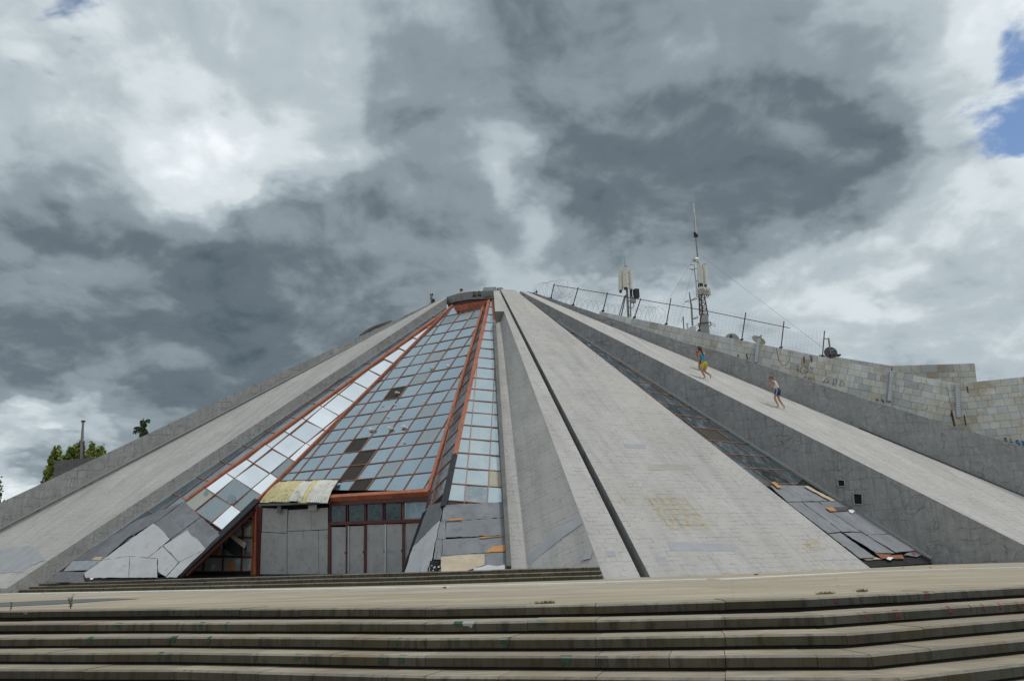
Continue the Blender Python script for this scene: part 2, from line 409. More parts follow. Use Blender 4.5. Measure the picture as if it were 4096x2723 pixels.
M['mull'] = plain('faded_orange_bar_paint', (.31, .145, .10), .6, var=.25, scale=2.0, dirt=(.19, .13, .105))
M['red'] = plain('dark_red_steel_paint', (.10, .018, .014), .5, var=.25, scale=2, dirt=(.05, .015, .012))
M['black'] = plain('black_bitumen_strip', (.022, .024, .028), .75, var=.4, scale=5, bump=.2)
M['void'] = plain('dark_interior', (.012, .012, .012), 1, var=.4)
M['board'] = plain('dark_grey_painted_plywood', (.165, .17, .185), .85, var=.2, scale=.9, bump=.2, dirt=(.12, .122, .13))
M['board2'] = plain('slate_grey_painted_plywood', (.20, .21, .23), .85, var=.18, scale=.9, bump=.2, dirt=(.15, .155, .165))
M['pale'] = plain('pale_grey_painted_plywood', (.50, .50, .515), .85, var=.09, scale=.8, bump=.15, dirt=(.42, .415, .41))
M['door'] = plain('taupe_grey_door_paint', (.38, .365, .357), .8, var=.10, scale=1.2, bump=.15, dirt=(.29, .275, .265))
M['wood'] = plain('bare_orange_plywood', (.46, .22, .075), .8, var=.25, scale=3, bump=.1)
M['rustsheet'] = plain('rusty_brown_sheet', (.22, .08, .035), .85, var=.4, scale=4)
M['bone'] = plain('pale_wood_batten', (.48, .40, .30), .8, var=.12)
M['galv'] = plain('galvanised_metal', (.46, .48, .50), .45, .6, var=.12, scale=4)
M['rust'] = plain('rusty_iron', (.085, .035, .025), .8, var=.4, scale=8)
M['pole'] = plain('grey_weathered_pole', (.24, .23, .22), .6, .2, var=.2, scale=6)
M['dark'] = plain('black_plastic', (.03, .03, .032), .6, var=.2)
M['cream'] = plain('cream_antenna_plastic', (.66, .64, .56), .5, var=.06, scale=3)
M['white'] = plain('white_painted_metal', (.68, .68, .66), .5, var=.06)
M['conc'] = plain('pale_grey_concrete', (.36, .365, .36), .9, var=.1, scale=2, bump=.2)
M['fascia'] = plain('ring_grey_paint', (.225, .22, .215), .85, var=.1, scale=.9, bump=.2, dirt=(.15, .145, .14))
M['ink'] = plain('black_spray_paint', (.02, .02, .02), .8, var=.3)
M['inkred'] = plain('red_spray_paint', (.19, .035, .04), .8, var=.2)
M['inkblue'] = plain('blue_spray_paint', (.03, .17, .30), .8, var=.2)
M['green'] = plain('green_paint_smear', (.022, .07, .045), .8, var=.4, scale=9)
M['redsm'] = plain('red_paint_smear', (.17, .045, .042), .8, var=.4, scale=9)
M['chip'] = plain('white_plaster_chip', (.74, .73, .70), .85, var=.06)
M['dark_patch'] = plain('dark_grey_patch', (.10, .103, .11), .9, var=.12, scale=2, bump=.15)
M['line'] = plain('worn_white_road_paint', (.84, .83, .79), .85, var=.06, scale=1.5)
M['bark'] = plain('tree_bark', (.10, .08, .06), .9, var=.3)
M['tilew'] = flaky_paint('old_grey_tiled_wall', (.17, .168, .165), (.05, .05, .05), .9, .8)

def glass(name, tint, rough, dust, dustc, streak=.3, scale=.8, crack=False):
    k = NT(name, rough, 1.0, tint, .5); p = k.co()
    n = k.noise(p, scale, 5, .6); st = k.noise(k.mapv(p, (2.2, .6, .6)), 1.3, 5, .65)
    rv = k.rnd()
    dm = k.math('ADD', k.math('MULTIPLY', k.ramp(n, [(.35, 0.0), (.75, 1.0)]), dust), k.math('MULTIPLY', k.ramp(st, [(.5, 0.0), (.8, 1.0)]), streak))
    dm = k.math('ADD', dm, k.math('MULTIPLY', rv, dust * .3), True)
    if crack:
        w = k.vadd(p, k.noise(p, 3, 3, .6, col=True), .25)
        e = k.ramp(k.vor(w, 4.5, 'DISTANCE_TO_EDGE'), [(0.0, 1.0), (.03, 0.0)])
        sh = k.ramp(k.noise(p, 1.9, 6, .68), [(.42, 0.0), (.62, 1.0)])
        dm = k.math('MAXIMUM', dm, k.math('MULTIPLY', k.math('ADD', k.math('MULTIPLY', e, .5), .35), sh), True)
        k.bump(k.vor(w, 4.5), .5, .02)
    else:
        k.bump(k.noise(p, .5, 2, .5), .05, .03)
    k.color(k.mix(dm, tint, dustc))
    k.setin(k.b.inputs['Metallic'], k.math('SUBTRACT', 1.0, dm, True))
    k.rough(k.math('ADD', rough, k.math('MULTIPLY', dm, .5)))
    return k.mat
M['mirror'] = glass('mirrored_glass', (.93, .96, .99), .015, .02, (.5, .52, .54), .02)
M['blue'] = glass('blue_grey_solar_glass', (.33, .425, .485), .04, .22, (.17, .215, .245), .25)
M['frost'] = glass('dusty_pale_glass', (.52, .61, .65), .10, .50, (.30, .36, .39), .35)
M['smoke'] = glass('smoky_dark_glass', (.26, .32, .36), .08, .35, (.10, .13, .15), .35)
M['teal'] = glass('streaked_teal_glass', (.20, .27, .31), .08, .30, (.10, .14, .165), .6)
M['crack'] = glass('cracked_glass', (.30, .35, .37), .12, .35, (.30, .35, .36), .3, 1.2, True)
M['shard'] = glass('shattered_dark_glass', (.05, .07, .075), .12, .18, (.16, .19, .19), .2, 1.6, True)
M['shard2'] = glass('grimy_broken_glass', (.36, .42, .41), .15, 1.0, (.44, .49, .46), .8, 1.8, True)
M['mesh'] = plain('dark_brown_screen', (.034, .029, .025), .9, var=.3, scale=3)
M['ivory'] = plain('ivory_panel', (.40, .385, .30), .8, var=.08, scale=2)
M['taupe'] = plain('beige_grey_panel', (.40, .40, .37), .7, var=.05, scale=2)

def marble(name):
    k = NT(name, .55, 0, (.4, .4, .4), .35); p = k.co(); r = k.rnd()
    c = k.ramp(r, [(0, (.47, .49, .505)), (.3, (.66, .66, .64)), (.55, (.58, .57, .50)), (.8, (.72, .72, .69)), (1, (.40, .42, .43))])
    c = k.mix(k.ramp(k.noise(p, 1.2, 5, .6), [(.35, .35), (.65, 0.0)]), c, (.33, .335, .335))
    st = k.ramp(k.noise(k.vadd(p, k.noise(p, 1.0, 3, .6, col=True), .8), .75, 6, .65), [(.45, 0.0), (.60, 1.0)])
    c = k.mix(k.math('MULTIPLY', st, k.math('ADD', k.math('MULTIPLY', r, .5), .12), True), c, (.33, .235, .11)); k.color(c)
    k.bump(k.noise(p, 9, 4, .6), .12, .01); return k.mat
M['marble'] = marble('stained_marble_tile')
M['grout'] = plain('dark_grout_backing', (.24, .21, .165), .95, var=.3)

def stone(name, base, lichen, amt, streakv=False):
    k = NT(name, .9, 0, base, .2); p = k.co(); r = k.rnd()
    blot = k.ramp(k.noise(p, .8, 6, .68), [(.50, 0.0), (.63, .55)])
    c = k.ramp(k.noise(p, 1.3, 6, .62), [(.3, tuple(x * .8 for x in base)), (.7, tuple(x * 1.15 for x in base))])
    c = k.mix(k.ramp(k.noise(k.mapv(p, (5, 5, .9) if streakv else (.9, 5, 5)), 1.6, 6, .68), [(.48, 0.0), (.66, amt)]), c, lichen)
    c = k.mix(k.ramp(k.noise(p, 24, 4, .7), [(.62, 0.0), (.72, .5)]), c, tuple(x * .5 for x in lichen))
    c = k.mix(blot, c, (base[0] * .75, base[1] * .62, base[2] * .45)); c = k.mix(k.math('MULTIPLY', r, .5), c, tuple(x * .55 for x in base)); k.color(c)
    k.bump(k.noise(p, 16, 6, .65), .5, .012); return k.mat
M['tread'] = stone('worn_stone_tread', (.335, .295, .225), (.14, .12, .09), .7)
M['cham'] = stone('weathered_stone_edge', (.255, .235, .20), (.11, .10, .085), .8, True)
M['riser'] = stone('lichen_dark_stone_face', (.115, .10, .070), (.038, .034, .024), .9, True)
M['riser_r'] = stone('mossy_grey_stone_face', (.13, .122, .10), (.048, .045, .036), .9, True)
M['recess'] = plain('shade_black_recess', (.022, .021, .017), .95, var=.4, scale=4)  # shade of the gap under each slab, put into the colour

def plaza_mat():
    k = NT('plaza_paving', .9, 0, (.34, .28, .2), .2); p = k.co()
    c = k.ramp(k.noise(k.mapv(p, (.25, 1.4, 1)), .8, 7, .62), [(.28, (.25, .215, .165)), (.5, (.33, .285, .22)), (.72, (.41, .36, .28))])
    c = k.mix(k.ramp(k.noise(p, .35, 4, .6), [(.5, 0.0), (.66, .5)]), c, (.50, .44, .345))
    bf, bc = k.brick(k.mapv(p, rot=(0, 0, .25)), 1.1, .7, .006, .5, .2)
    c = k.mix(k.math('MULTIPLY', bf, .45), c, (.16, .13, .10))
    c = k.mix(k.math('MULTIPLY', bc, .12), c, (.24, .20, .15))
    c = k.mix(k.ramp(k.noise(p, 5, 5, .7), [(.64, 0.0), (.74, .6)]), c, (.15, .125, .095)); k.color(c)
    k.bump(k.noise(p, 10, 5, .6), .3, .01); return k.mat
M['plaza'] = plaza_mat()
M['ground'] = plain('far_ground', (.20, .18, .14), .95, var=.2, scale=.3)

def corrugated(name, base, streak):
    k = NT(name, .7, 0, base, .3); p = k.co()
    c = k.ramp(k.noise(p, 1.2, 5, .6), [(.3, tuple(x * .85 for x in base)), (.7, tuple(x * 1.1 for x in base))])
    c = k.mix(k.ramp(k.noise(p, 4, 5, .65), [(.52, 0.0), (.64, .7)]), c, streak); k.color(c); return k.mat
M['yellow'] = corrugated('yellowed_plastic_sheet', (.62, .55, .30), (.30, .25, .11))
M['cream2'] = corrugated('off_white_plastic_sheet', (.66, .65, .60), (.34, .30, .22))

def leafmat(name, a, b):
    k = NT(name, .6, 0, a, .3); c = k.ramp(k.noise(k.co(), 1.1, 3, .6), [(.3, a), (.7, b)]); k.color(c)
    k.b.inputs['Subsurface Weight'].default_value = 0; return k.mat
M['leaf'] = leafmat('poplar_leaf', (.095, .14, .025), (.25, .30, .07))
M['needle'] = leafmat('conifer_needle', (.03, .05, .022), (.08, .105, .05))
M['weed'] = leafmat('weed_leaf', (.06, .085, .02), (.14, .14, .05))
M['drygrass'] = leafmat('dry_grass', (.12, .10, .03), (.2, .17, .06))
for nm, c in (('skin', (.46, .25, .17)), ('tan', (.40, .20, .13)), ('hair', (.06, .03, .015)), ('hair2', (.14, .07, .03)), ('cyan', (.02, .33, .48)),
              ('yel', (.50, .45, .04)), ('pink', (.74, .64, .63)), ('navy', (.02, .045, .12)), ('redc', (.35, .02, .03)), ('blackc', (.02, .02, .025)), ('whitec', (.75, .75, .76)), ('stripe', (.7, .7, .72))):
    M[nm] = plain(nm + '_cloth' if nm not in ('skin', 'tan', 'hair', 'hair2') else nm + '_tone', c, .7, var=.1, scale=6)

# ------------------------------------------------------------------ setting: ground, plaza, steps
H1 = .1445
mb = MB(); mb.face([(-900, -300, -1.30), (900, -300, -1.30), (900, 1500, -1.30), (-900, 1500, -1.30)])
tag(mb.build('ground', M['ground']), kind='structure')

SX = [0, 682, 1700, 2382, 2900]
SY = [[2425.4, 2475.8, 2529.9, 2588, 2652.4], [2427, 2481.8, 2535.8, 2599, 2665.8], [2430.7, 2488.3, 2552.4, 2621.2, 2701.4], [2418, 2480.3, 2548.5, 2622.7, 2705.8], [2400.2, 2466.4, 2538.2, 2618.3, 2705.8]]
SCN = [(3214.5, 2388.3), (3293, 2453.6), (3383.7, 2525.7), (3483, 2606.4), (3596, 2698.4)]
SR = [2329.3, 2388.3, 2455, 2536, 2630]
CH, FACE = .022, .088
nose = []
for k in range(5):
    z = -CH - H1 * k
    pts = [gnd(x, SY[i][k], z)[:2] for i, x in enumerate(SX)] + [gnd(*SCN[k], z)[:2], gnd(4096, SR[k], z)[:2]]
    pts = [pts[0] + (pts[0] - pts[1]) * 2.6] + pts + [pts[-1] + (pts[-1] - pts[-2]) * 1.8]
    nose.append(pts)
for k in range(5, 8):
    nose.append([2 * a - b for a, b in zip(nose[-1], nose[-2])] if k == 5 else [a + (c - b) for a, b, c in zip(nose[-1], nose[3], nose[4])])

def inward(pts):
    ns = []
    for i in range(len(pts)):
        t = np.zeros(2); 
        seg = []
        if i > 0: seg.append(unit(pts[i] - pts[i - 1]))
        if i < len(pts) - 1: seg.append(unit(pts[i + 1] - pts[i]))
        nn = [A(-d[1], d[0]) for d in seg]; m_ = unit(sum(nn)); ns.append(m_ / max(.5, m_ @ nn[0]))
    return ns
def along(pts, ns, s):
    for i in range(len(pts) - 1):
        L = np.linalg.norm(pts[i + 1] - pts[i])
        if s <= L or i == len(pts) - 2:
            t = s / L; return pts[i] * (1 - t) + pts[i + 1] * t, ns[i] * (1 - t) + ns[i + 1] * t
        s -= L

outer = empty('outer_steps', (0, 13 * Q, 0), 'broad flight of long stone steps in front of the plaza', None, None, 'structure')
rs = random.Random(3)
for k in range(7):
    pts = nose[k]; ns = inward(pts); cum = [0]
    for i in range(len(pts) - 1): cum.append(cum[-1] + np.linalg.norm(pts[i + 1] - pts[i]))
    joints = [0.0]
    for c in cum[1:]:
        while joints[-1] < c - 1e-6:
            s = joints[-1] + rs.uniform(.75, 1.7); joints.append(c if s > c - .45 else s)
    zt = -H1 * k; depth = .62
    for a, b in zip(joints[:-1], joints[1:]):
        (p0, n0), (p1, n1) = along(pts, ns, a + .003), along(pts, ns, b - .003)
        dz = rs.uniform(-.003, .003); dd = rs.uniform(-.002, .002)
        def P(p, n, off, z): q = p + n * (off + dd); return (q[0], q[1], z + dz)
        m_ = MB()
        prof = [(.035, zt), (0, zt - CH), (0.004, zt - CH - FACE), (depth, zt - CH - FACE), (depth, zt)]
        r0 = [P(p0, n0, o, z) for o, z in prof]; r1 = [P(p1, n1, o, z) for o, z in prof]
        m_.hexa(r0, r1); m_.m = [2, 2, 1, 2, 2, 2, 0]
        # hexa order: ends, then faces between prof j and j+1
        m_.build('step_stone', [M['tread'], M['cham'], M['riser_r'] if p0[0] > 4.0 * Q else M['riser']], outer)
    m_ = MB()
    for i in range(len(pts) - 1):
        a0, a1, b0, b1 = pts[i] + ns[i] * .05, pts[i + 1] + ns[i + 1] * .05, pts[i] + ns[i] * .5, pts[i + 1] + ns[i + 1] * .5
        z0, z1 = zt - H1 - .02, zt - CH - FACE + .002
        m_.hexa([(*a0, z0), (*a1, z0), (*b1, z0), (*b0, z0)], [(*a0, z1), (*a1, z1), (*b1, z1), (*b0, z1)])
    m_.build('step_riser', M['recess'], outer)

# paint smears on the step faces (measured along the photograph)
def smear(px, py, w, hgt, mat, k):
    pts = nose[k]; ns = inward(pts); r = ray(px, py); best = None
    for i in range(len(pts) - 1):
        d = pts[i + 1] - pts[i]; Mx = np.array([[r[0], -d[0]], [r[1], -d[1]]]); t = np.linalg.solve(Mx, pts[i])
        if 0 <= t[1] <= 1 and t[0] > 0: best = (pts[i] + d * t[1], unit(d), ns[i])
    if best is None: return
    c, d, n = best; z0 = -H1 * k - CH; m_ = MB(); rr = random.Random(int(px * 7 + py))
    out = [c - d * w / 2 - n * .004, c + d * w / 2 - n * .004]
    top = [(*(out[0]), z0 + .001), (*(out[1]), z0 + .001)]
    bot = [(*(out[1] - d * w * rr.uniform(.1, .3)), z0 - hgt * rr.uniform(.8, 1)), (*(c - n * .004 + d * w * rr.uniform(-.1, .1)), z0 - hgt * rr.uniform(.4, .7)), (*(out[0] + d * w * rr.uniform(.0, .4)), z0 - hgt * rr.uniform(.5, 1))]
    m_.prism(top + bot, (-n[0], -n[1], 0), .012)
    m_.prism([(*(out[0] + n * .01), z0 + .002), (*(out[1] + n * .01), z0 + .002), (*(out[1] + n * .045), z0 + CH + .004), (*(out[0] + n * .045), z0 + CH + .004)], (-n[0] * .5, -n[1] * .5, .8), .012)
    m_.build('paint_smear', mat, outer)
for px, py, w, hh, k in ((558, 2430, .10, .06, 0), (912, 2431, .06, .05, 0), (957, 2431, .05, .07, 0), (470, 2480, .16, .06, 1), (803, 2485, .09, .08, 1), (905, 2486, .07, .08, 1), (1350, 2487, .1, .04, 1), (360, 2535, .10, .08, 2), (695, 2537, .12, .08, 2), (835, 2540, .06, .08, 2),
                         (1270, 2545, .09, .05, 2), (1830, 2488, .13, .05, 1), (2165, 2483, .18, .04, 1), (1595, 2550, .08, .05, 2), (2020, 2550, .14, .07, 2), (1020, 2605, .06, .07, 3), (1190, 2610, .12, .05, 3), (1520, 2620, .08, .07, 3), (1605, 2620, .1, .08, 3), (2262, 2622, .15, .09, 3), (640, 2600, .08, .05, 3)):
    smear(px, py, w * Q, hh, M['green'], k)
for px, py, w, hh, k in ((3343, 2375, .09, .08, 0), (3438, 2365, .03, .08, 0), (3705, 2350, .10, .07, 0), (3465, 2440, .06, .07, 1), (3585, 2425, .10, .08, 1), (3793, 2405, .07, .07, 1), (3880, 2400, .04, .05, 1), (3930, 2395, .04, .06, 1), (3997, 2390, .05, .06, 1), (4068, 2383, .05, .06, 1), (3723, 2485, .05, .02, 2)):
    smear(px, py, w * Q, hh, M['redsm'], k)

smear(1872, 2487, .14, .05, M['conc'], 1); smear(105, 2428, .12, .05, M['cham'], 0)
# plaza sheet
front = [(*(p + n * .5), -.004) for p, n in zip(nose[0], inward(nose[0]))]
mb = MB(); mb.face(front + [(140, 40, -.004), (140, 170, -.004), (-140, 170, -.004), (-140, 40, -.004)])
tag(mb.build('plaza', M['plaza']), kind='structure')
def strip(name, px, w, mat, z=.004, **kw):
    g = [gnd(x, y) for x, y in px]; m_ = MB()
    for i in range(len(g) - 1):
        d = unit(g[i + 1] - g[i]); n = A(-d[1], d[0], 0) * w / 2; up = A(0, 0, z)
        m_.face([g[i] - n + up, g[i + 1] - n + up, g[i + 1] + n + up, g[i] + n + up])
    return tag(m_.build(name, mat), kind='structure')
def kerb(name, px, w, hgt):
    g = [gnd(x, y) for x, y in px]; m_ = MB()
    for i in range(len(g) - 1): m_.bar(g[i] + Z * (hgt / 2 - .004), g[i + 1] + Z * (hgt / 2 - .004), w, hgt, Z)
    return tag(m_.build(name, M['line']), kind='structure')
kerb('white_kerb', [(-200, 2359), (0, 2358), (700, 2355), (1340, 2352), (1800, 2346), (2048, 2339), (2430, 2328), (2825, 2315)], .30, .05)
kerb('faded_white_kerb', [(2868, 2312), (3437, 2278), (3800, 2262), (4096, 2250), (4300, 2244)], .25, .03)
mb = MB(); mb.face([A(0, 0, .004) + gnd(x / 3.37, 2280 + y / 3.37) for x, y in ((0, 418), (800, 395), (1500, 356), (1910, 338), (1500, 328), (900, 336), (0, 362))] + [A(0, 0, .004) + gnd(-300, 2280 + 372 / 3.37), A(0, 0, .004) + gnd(-300, 2280 + 425 / 3.37)])
tag(mb.build('dark_grey_patch', M['dark_patch']), kind='structure')  # flat dark grey sheet just above the plaza

# entry steps and platform
ZP = .42                              # platform height
ent = [gnd(0, 2350), gnd(682, 2347), gnd(1200, 2341), gnd(1700, 2333), gnd(2412, 2311)]
ent = [e[:2] for e in ent]; ent = [ent[0] + (ent[0] - ent[1]) * .5] + ent
entry = empty('entry_steps', (*ent[3], 0), 'low mossy stone steps below the boarded entrance', None, None, 'structure')
rs = random.Random(11); ns = inward(ent)
for k in range(3):
    zt = ZP * (k + 1) / 3; off = .36 * k; cum = [0]
    for i in range(len(ent) - 1): cum.append(cum[-1] + np.linalg.norm(ent[i + 1] - ent[i]))
    joints = [0.0]
    for c in cum[1:]:
        while joints[-1] < c - 1e-6:
            s = joints[-1] + rs.uniform(1.3, 2.8); joints.append(c if s > c - .8 else s)
    for a, b in zip(joints[:-1], joints[1:]):
        (p0, n0), (p1, n1) = along(ent, ns, a + .004), along(ent, ns, b - .004)
        dd = off + rs.uniform(-.015, .015); dz = rs.uniform(-.006, .006)
        prof = [(.03, zt), (0, zt - .03), (0.0, zt - ZP / 3 + (.012 if k else 0)), (.8, zt - ZP / 3 + (.012 if k else 0)), (.8, zt)]
        def P(p, n, o, z): q = p + n * (o + dd); return (q[0], q[1], z + dz)
        m_ = MB(); m_.hexa([P(p0, n0, o, z) for o, z in prof], [P(p1, n1, o, z) for o, z in prof]); m_.m = [2, 2, 1, 2, 2, 2, 0]
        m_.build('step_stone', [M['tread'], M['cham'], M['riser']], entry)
fr = [p + n * 1.0 for p, n in zip(ent, ns)]
mb = MB(); mb.face([(*p, ZP - .008) for p in fr] + [(*(p + A(0, 9)), ZP - .008) for p in fr[::-1]])
tag(mb.build('entrance_platform', M['slot']), kind='structure')

# ------------------------------------------------------------------ the pyramid
pyr = empty('concrete_pyramid', (AX[0], AX[1], 0), 'huge derelict concrete and glass pyramid with sloping ribs and boarded entrance', 'building')
def radial(theta):
    t = math.radians(theta); return A(math.sin(t), -math.cos(t), 0), A(math.cos(t), math.sin(t), 0)

def slab(name, pts, n, t, mat, pl=None, side=None, parent=pyr, uvp=None):
    h, v = (pl or Plane(pts[0], n)).axes(); m_ = MB(); m_.prism(pts, n, t, 0, 1 if side else None)
    return m_.build(name, [mat, side] if side else mat, parent, uv=((uvp if uvp is not None else np.array(pts[0])), h, v))

# main planes, in survey units times Q
def P_slope(theta, off, r0, z0, s):
    d, h = radial(theta); s = math.radians(s)
    return Plane(Q * (A(-1, 65.5, 0) if off else A(-2, 63.3, 0)) + d * r0 * Q + Z * z0 * Q, A(d[0] * math.sin(s), d[1] * math.sin(s), math.cos(s)))
PR1 = P_slope(23.5, True, 5.5, 22, 41.3)
F2 = Q * A(24.4, 49.0, 0); d2 = unit(F2 - AX); PW2 = Plane(F2, A(d2[1], -d2[0], 0)); PW2 = PW2 if PW2.n @ (EYE - F2) > 0 else Plane(F2, -PW2.n)
FL = Q * A(-27.6, 48.8, 0); dl = unit(FL - AX); PWL = Plane(FL, A(dl[1], -dl[0], 0)); PWL = PWL if PWL.n @ (EYE - FL) > 0 else Plane(FL, -PWL.n)
dM, hM = radial(-29.8)
a_ = AX + dM * 23 * Q + Z * .45 * Q; b_ = AX + dM * 4 * Q + Z * 20.5 * Q
vM = unit(b_ - a_); nM = np.cross(hM, vM); nM = nM if nM[2] > 0 else -nM
PM = Plane(a_, nM)

def on_apothem(px, ap, z):                             # ground point in the column px lying at apothem ap of the entrance side
    d = ray(px, 2295); az = unit(d[:2]); t = (ap * Q + AX[:2] @ dM[:2]) / (az @ dM[:2]); return A(az[0] * t, az[1] * t, z)
rid1_f = on_apothem(347, 25.5, ZP); rid4_f = on_apothem(1722, 24.6, ZP)
b2b, b2t = PM.hit(1033, 1997), PM.hit(1806, 1224)
b3b, b3t = PM.hit(1718, 1963), PM.hit(1935, 1225)
PF1 = plane3(b2b, b2t, rid1_f)                          # mirrored left flank of the channel
PF2 = plane3(b3b, b3t, rid4_f)                          # right flank seen edge-on
rid1_t = PF1.hit(1790, 1243); rid4_t = PF2.hit(1955, 1207)
PS1 = line_level(rid1_t, rid1_f, -52); PS2 = line_level(rid4_t, rid4_f, 10)
gut2 = (PW2.hit(2232, 1288), PW2.hit(3724, 2233)); PS3 = plane3(gut2[0], gut2[1], PR1.hit(3470, 2262) - Z * .75)
gutl = (PWL.hit(1785, 1227), PWL.hit(212, 2296))
PS1 = plane3(rid1_t, rid1_f, gutl[1])

m_ = MB(); ck_ = [(18.0 * Q, 0.0), (1.6 * Q, 17.2 * Q)]
m_.hexa([AX + A(math.cos(t) * ck_[0][0], math.sin(t) * ck_[0][0], ck_[0][1]) for t in np.linspace(0, 2 * math.pi, 28, endpoint=False)], [AX + A(math.cos(t) * ck_[1][0], math.sin(t) * ck_[1][0], ck_[1][1]) for t in np.linspace(0, 2 * math.pi, 28, endpoint=False)])
m_.build('sky_block_core', M['void'], pyr)  # added unseen solid, keeps sky from showing through the pyramid
# --- broad ribs on the right
r1 = PR1.poly([(2002, 1157), (2059, 1159), (3470, 2262), (2599, 2303)])
def to_ground(a, b, z=-.05): t = (z - a[2]) / (b[2] - a[2]); return a + (b - a) * t
r1 = [r1[0], r1[1], to_ground(r1[1], r1[2]), to_ground(r1[0], r1[3])]
uv0 = r1[3]; h_, v_ = PR1.axes()
u = lambda p: ((p - uv0) @ h_, (p - uv0) @ v_)
def uvbox(px): q = [u(PR1.hit(x, y)) for x, y in px]; xs, ys = [a[0] for a in q], [a[1] for a in q]; return (min(xs), max(xs), min(ys), max(ys))
bx1 = uvbox([(2560, 1960), (2880, 2110)]); bx2 = uvbox([(3170, 2130), (3330, 2190)]); bx3 = uvbox([(2440, 1960), (2560, 2005)])
M['ramp_st'] = painted_tiles('painted_cladding_with_bare_patches', (.468, .454, .438), (.165, .158, .148), .52, .26, .56, .6, yellow_patches([bx1, bx2, bx3]), (.44, .41, .36))
def rib(name, top, mat, side, depth=1.6, down=None, label=None):
    """a rib: sloping top face, side faces hanging down by depth"""
    top = [np.array(p) for p in top]; nn0 = np.cross(top[1] - top[0], top[2] - top[0]); h, v = Plane(top[0], nn0 if nn0[2] > 0 else -nn0).axes()
    lo = [p - Z * depth for p in top]; m_ = MB(); n = np.cross(top[1] - top[0], top[2] - top[0])
    ring_t, ring_b = (top, lo) if n[2] > 0 else (top[::-1], lo[::-1])
    m_.hexa(ring_b, ring_t); m_.m = [1, 0] + [1] * len(top)
    o = m_.build(name, [mat, side], pyr, uv=(top[-1], h, v))
    if label: o['label'] = label
    return o
rib('broad_rib', r1, M['ramp_st'], M['grey'], 2.6, label='widest pale rib with yellowed bare patches near its foot')

r0 = PR1.poly([(1975, 1164), (1996, 1161), (2560, 2303), (2416, 2310), (2016, 1245), (1980, 1245)])
r0[2] = to_ground(r0[1], r0[2]); r0[3] = to_ground(r0[4], r0[3])
rib('narrow_rib', r0, M['ramp'], M['slot'], 2.0, label='narrow pale rib between the dark groove and the grey bank')
# groove floor
g0 = [PR1.hit(x, y, -.75) for x, y in ((1990, 1150), (2010, 1150), (2600, 2310), (2535, 2310))]
slab('groove_floor', g0, PR1.n, .3, M['slot'], PR1)
# lower strip of the narrow rib and the grey bank beside it
def behind_steps(px, inset):                          # platform point in column px, inset behind the right run of the entry steps
    nn = unit(A(-(ent[-1] - ent[-2])[1], (ent[-1] - ent[-2])[0])); d = ray(px, 2290); az = unit(d[:2]); p = ent[-2] + nn * inset
    t = (p @ nn) / (az @ nn); return A(az[0] * t, az[1] * t, ZP)
ft = behind_steps(2070, 3.0)
dR, hR = radial(6)
top_low = PR1.hit(1985, 1262, -.5)
PLo = plane3(top_low, ft, top_low + hR * 2)
low = PLo.poly([(1980, 1261), (1999, 1261), (2110, 2285), (2034, 2285)])
low[2] = to_ground(low[1], low[2], 0); low[3] = to_ground(low[0], low[3], 0)
lw = [low[0], low[1], low[2], low[3]]
rib('low_rib', lw, M['ramp'], M['slot'], 1.2, label='pale lower ledge beside the right glass strip')
bank = [low[1], r0[4] - Z * .003, r0[3] - Z * .003, low[2]]
m_ = MB(); nb = np.cross(bank[1] - bank[0], bank[3] - bank[0]); nb = nb if nb @ (EYE - bank[0]) > 0 else -nb
# the bank is a warped face: fan it finely
def warped(name, a, b, c, d, mat, nu=2, nv=16, thick=.3, parent=pyr):
    m_ = MB(); g = [[(a * (1 - s) + b * s) * (1 - t) + (d * (1 - s) + c * s) * t for s in np.linspace(0, 1, nu + 1)] for t in np.linspace(0, 1, nv + 1)]
    n = unit(np.cross(b - a, d - a)); n = n if n @ (EYE - a) > 0 else -n
    for i in range(nv):
        for j in range(nu):
            q = [g[i][j], g[i][j + 1], g[i + 1][j + 1], g[i + 1][j]]; m_.face(q); m_.face([p - n * thick for p in q[::-1]])
    lv = unit((d - a)); hh = unit(np.cross(n, lv))
    return m_.build(name, mat, parent, uv=(a, hh, lv))
M['bank'] = painted_tiles('painted_grey_bank', (.41, .40, .385), (.14, .135, .125), .5, .24, .4, .7)
warped('grey_bank', bank[0], bank[1], bank[2], bank[3], M['bank'])
nt = PR1.poly([(1980, 1245), (2016, 1245)]); slab('notch_step', [nt[0], nt[1], low[1], low[0]], A(0, -1, .2), .2, M['grey_l'])

# --- right rib with the runners: wall face and top face
t2, e2 = PW2.hit(2080, 1164), PW2.hit(4096, 2179)
e2x = t2 + (e2 - t2) * 1.03
pv84 = Plane(AX, radial(84)[1])
t2r, e2r = pv84.hit(2103, 1165), pv84.hit(4096, 1985); e2rx = t2r + (e2r - t2r) * 1.12
rib('broad_rib', [t2, t2r, e2rx, e2x], M['ramp'], M['grey'], .3, label='pale rib on the right with three people running up it')
PR2 = plane3(t2, e2, e2r)
foot2 = A(*(F2 + d2 * 6)[:2], -.05); gt = gut2[0] + (gut2[0] - gut2[1]) * .12
wall2 = [t2 - Z * .004, e2x - Z * .004, A(e2x[0], e2x[1], -.05), A(*(F2 - d2 * .3)[:2], -.05), gut2[1] - Z * .8, gt - Z * .8]
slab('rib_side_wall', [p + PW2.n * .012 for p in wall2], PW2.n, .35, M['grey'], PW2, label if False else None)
# gutter curb along the wall foot
m_ = MB(); m_.bar(gut2[0] + PW2.n * .12, gut2[1] + PW2.n * .12, .22, .12, PS3.n); m_.build('gutter_curb', M['grey_l'], pyr)
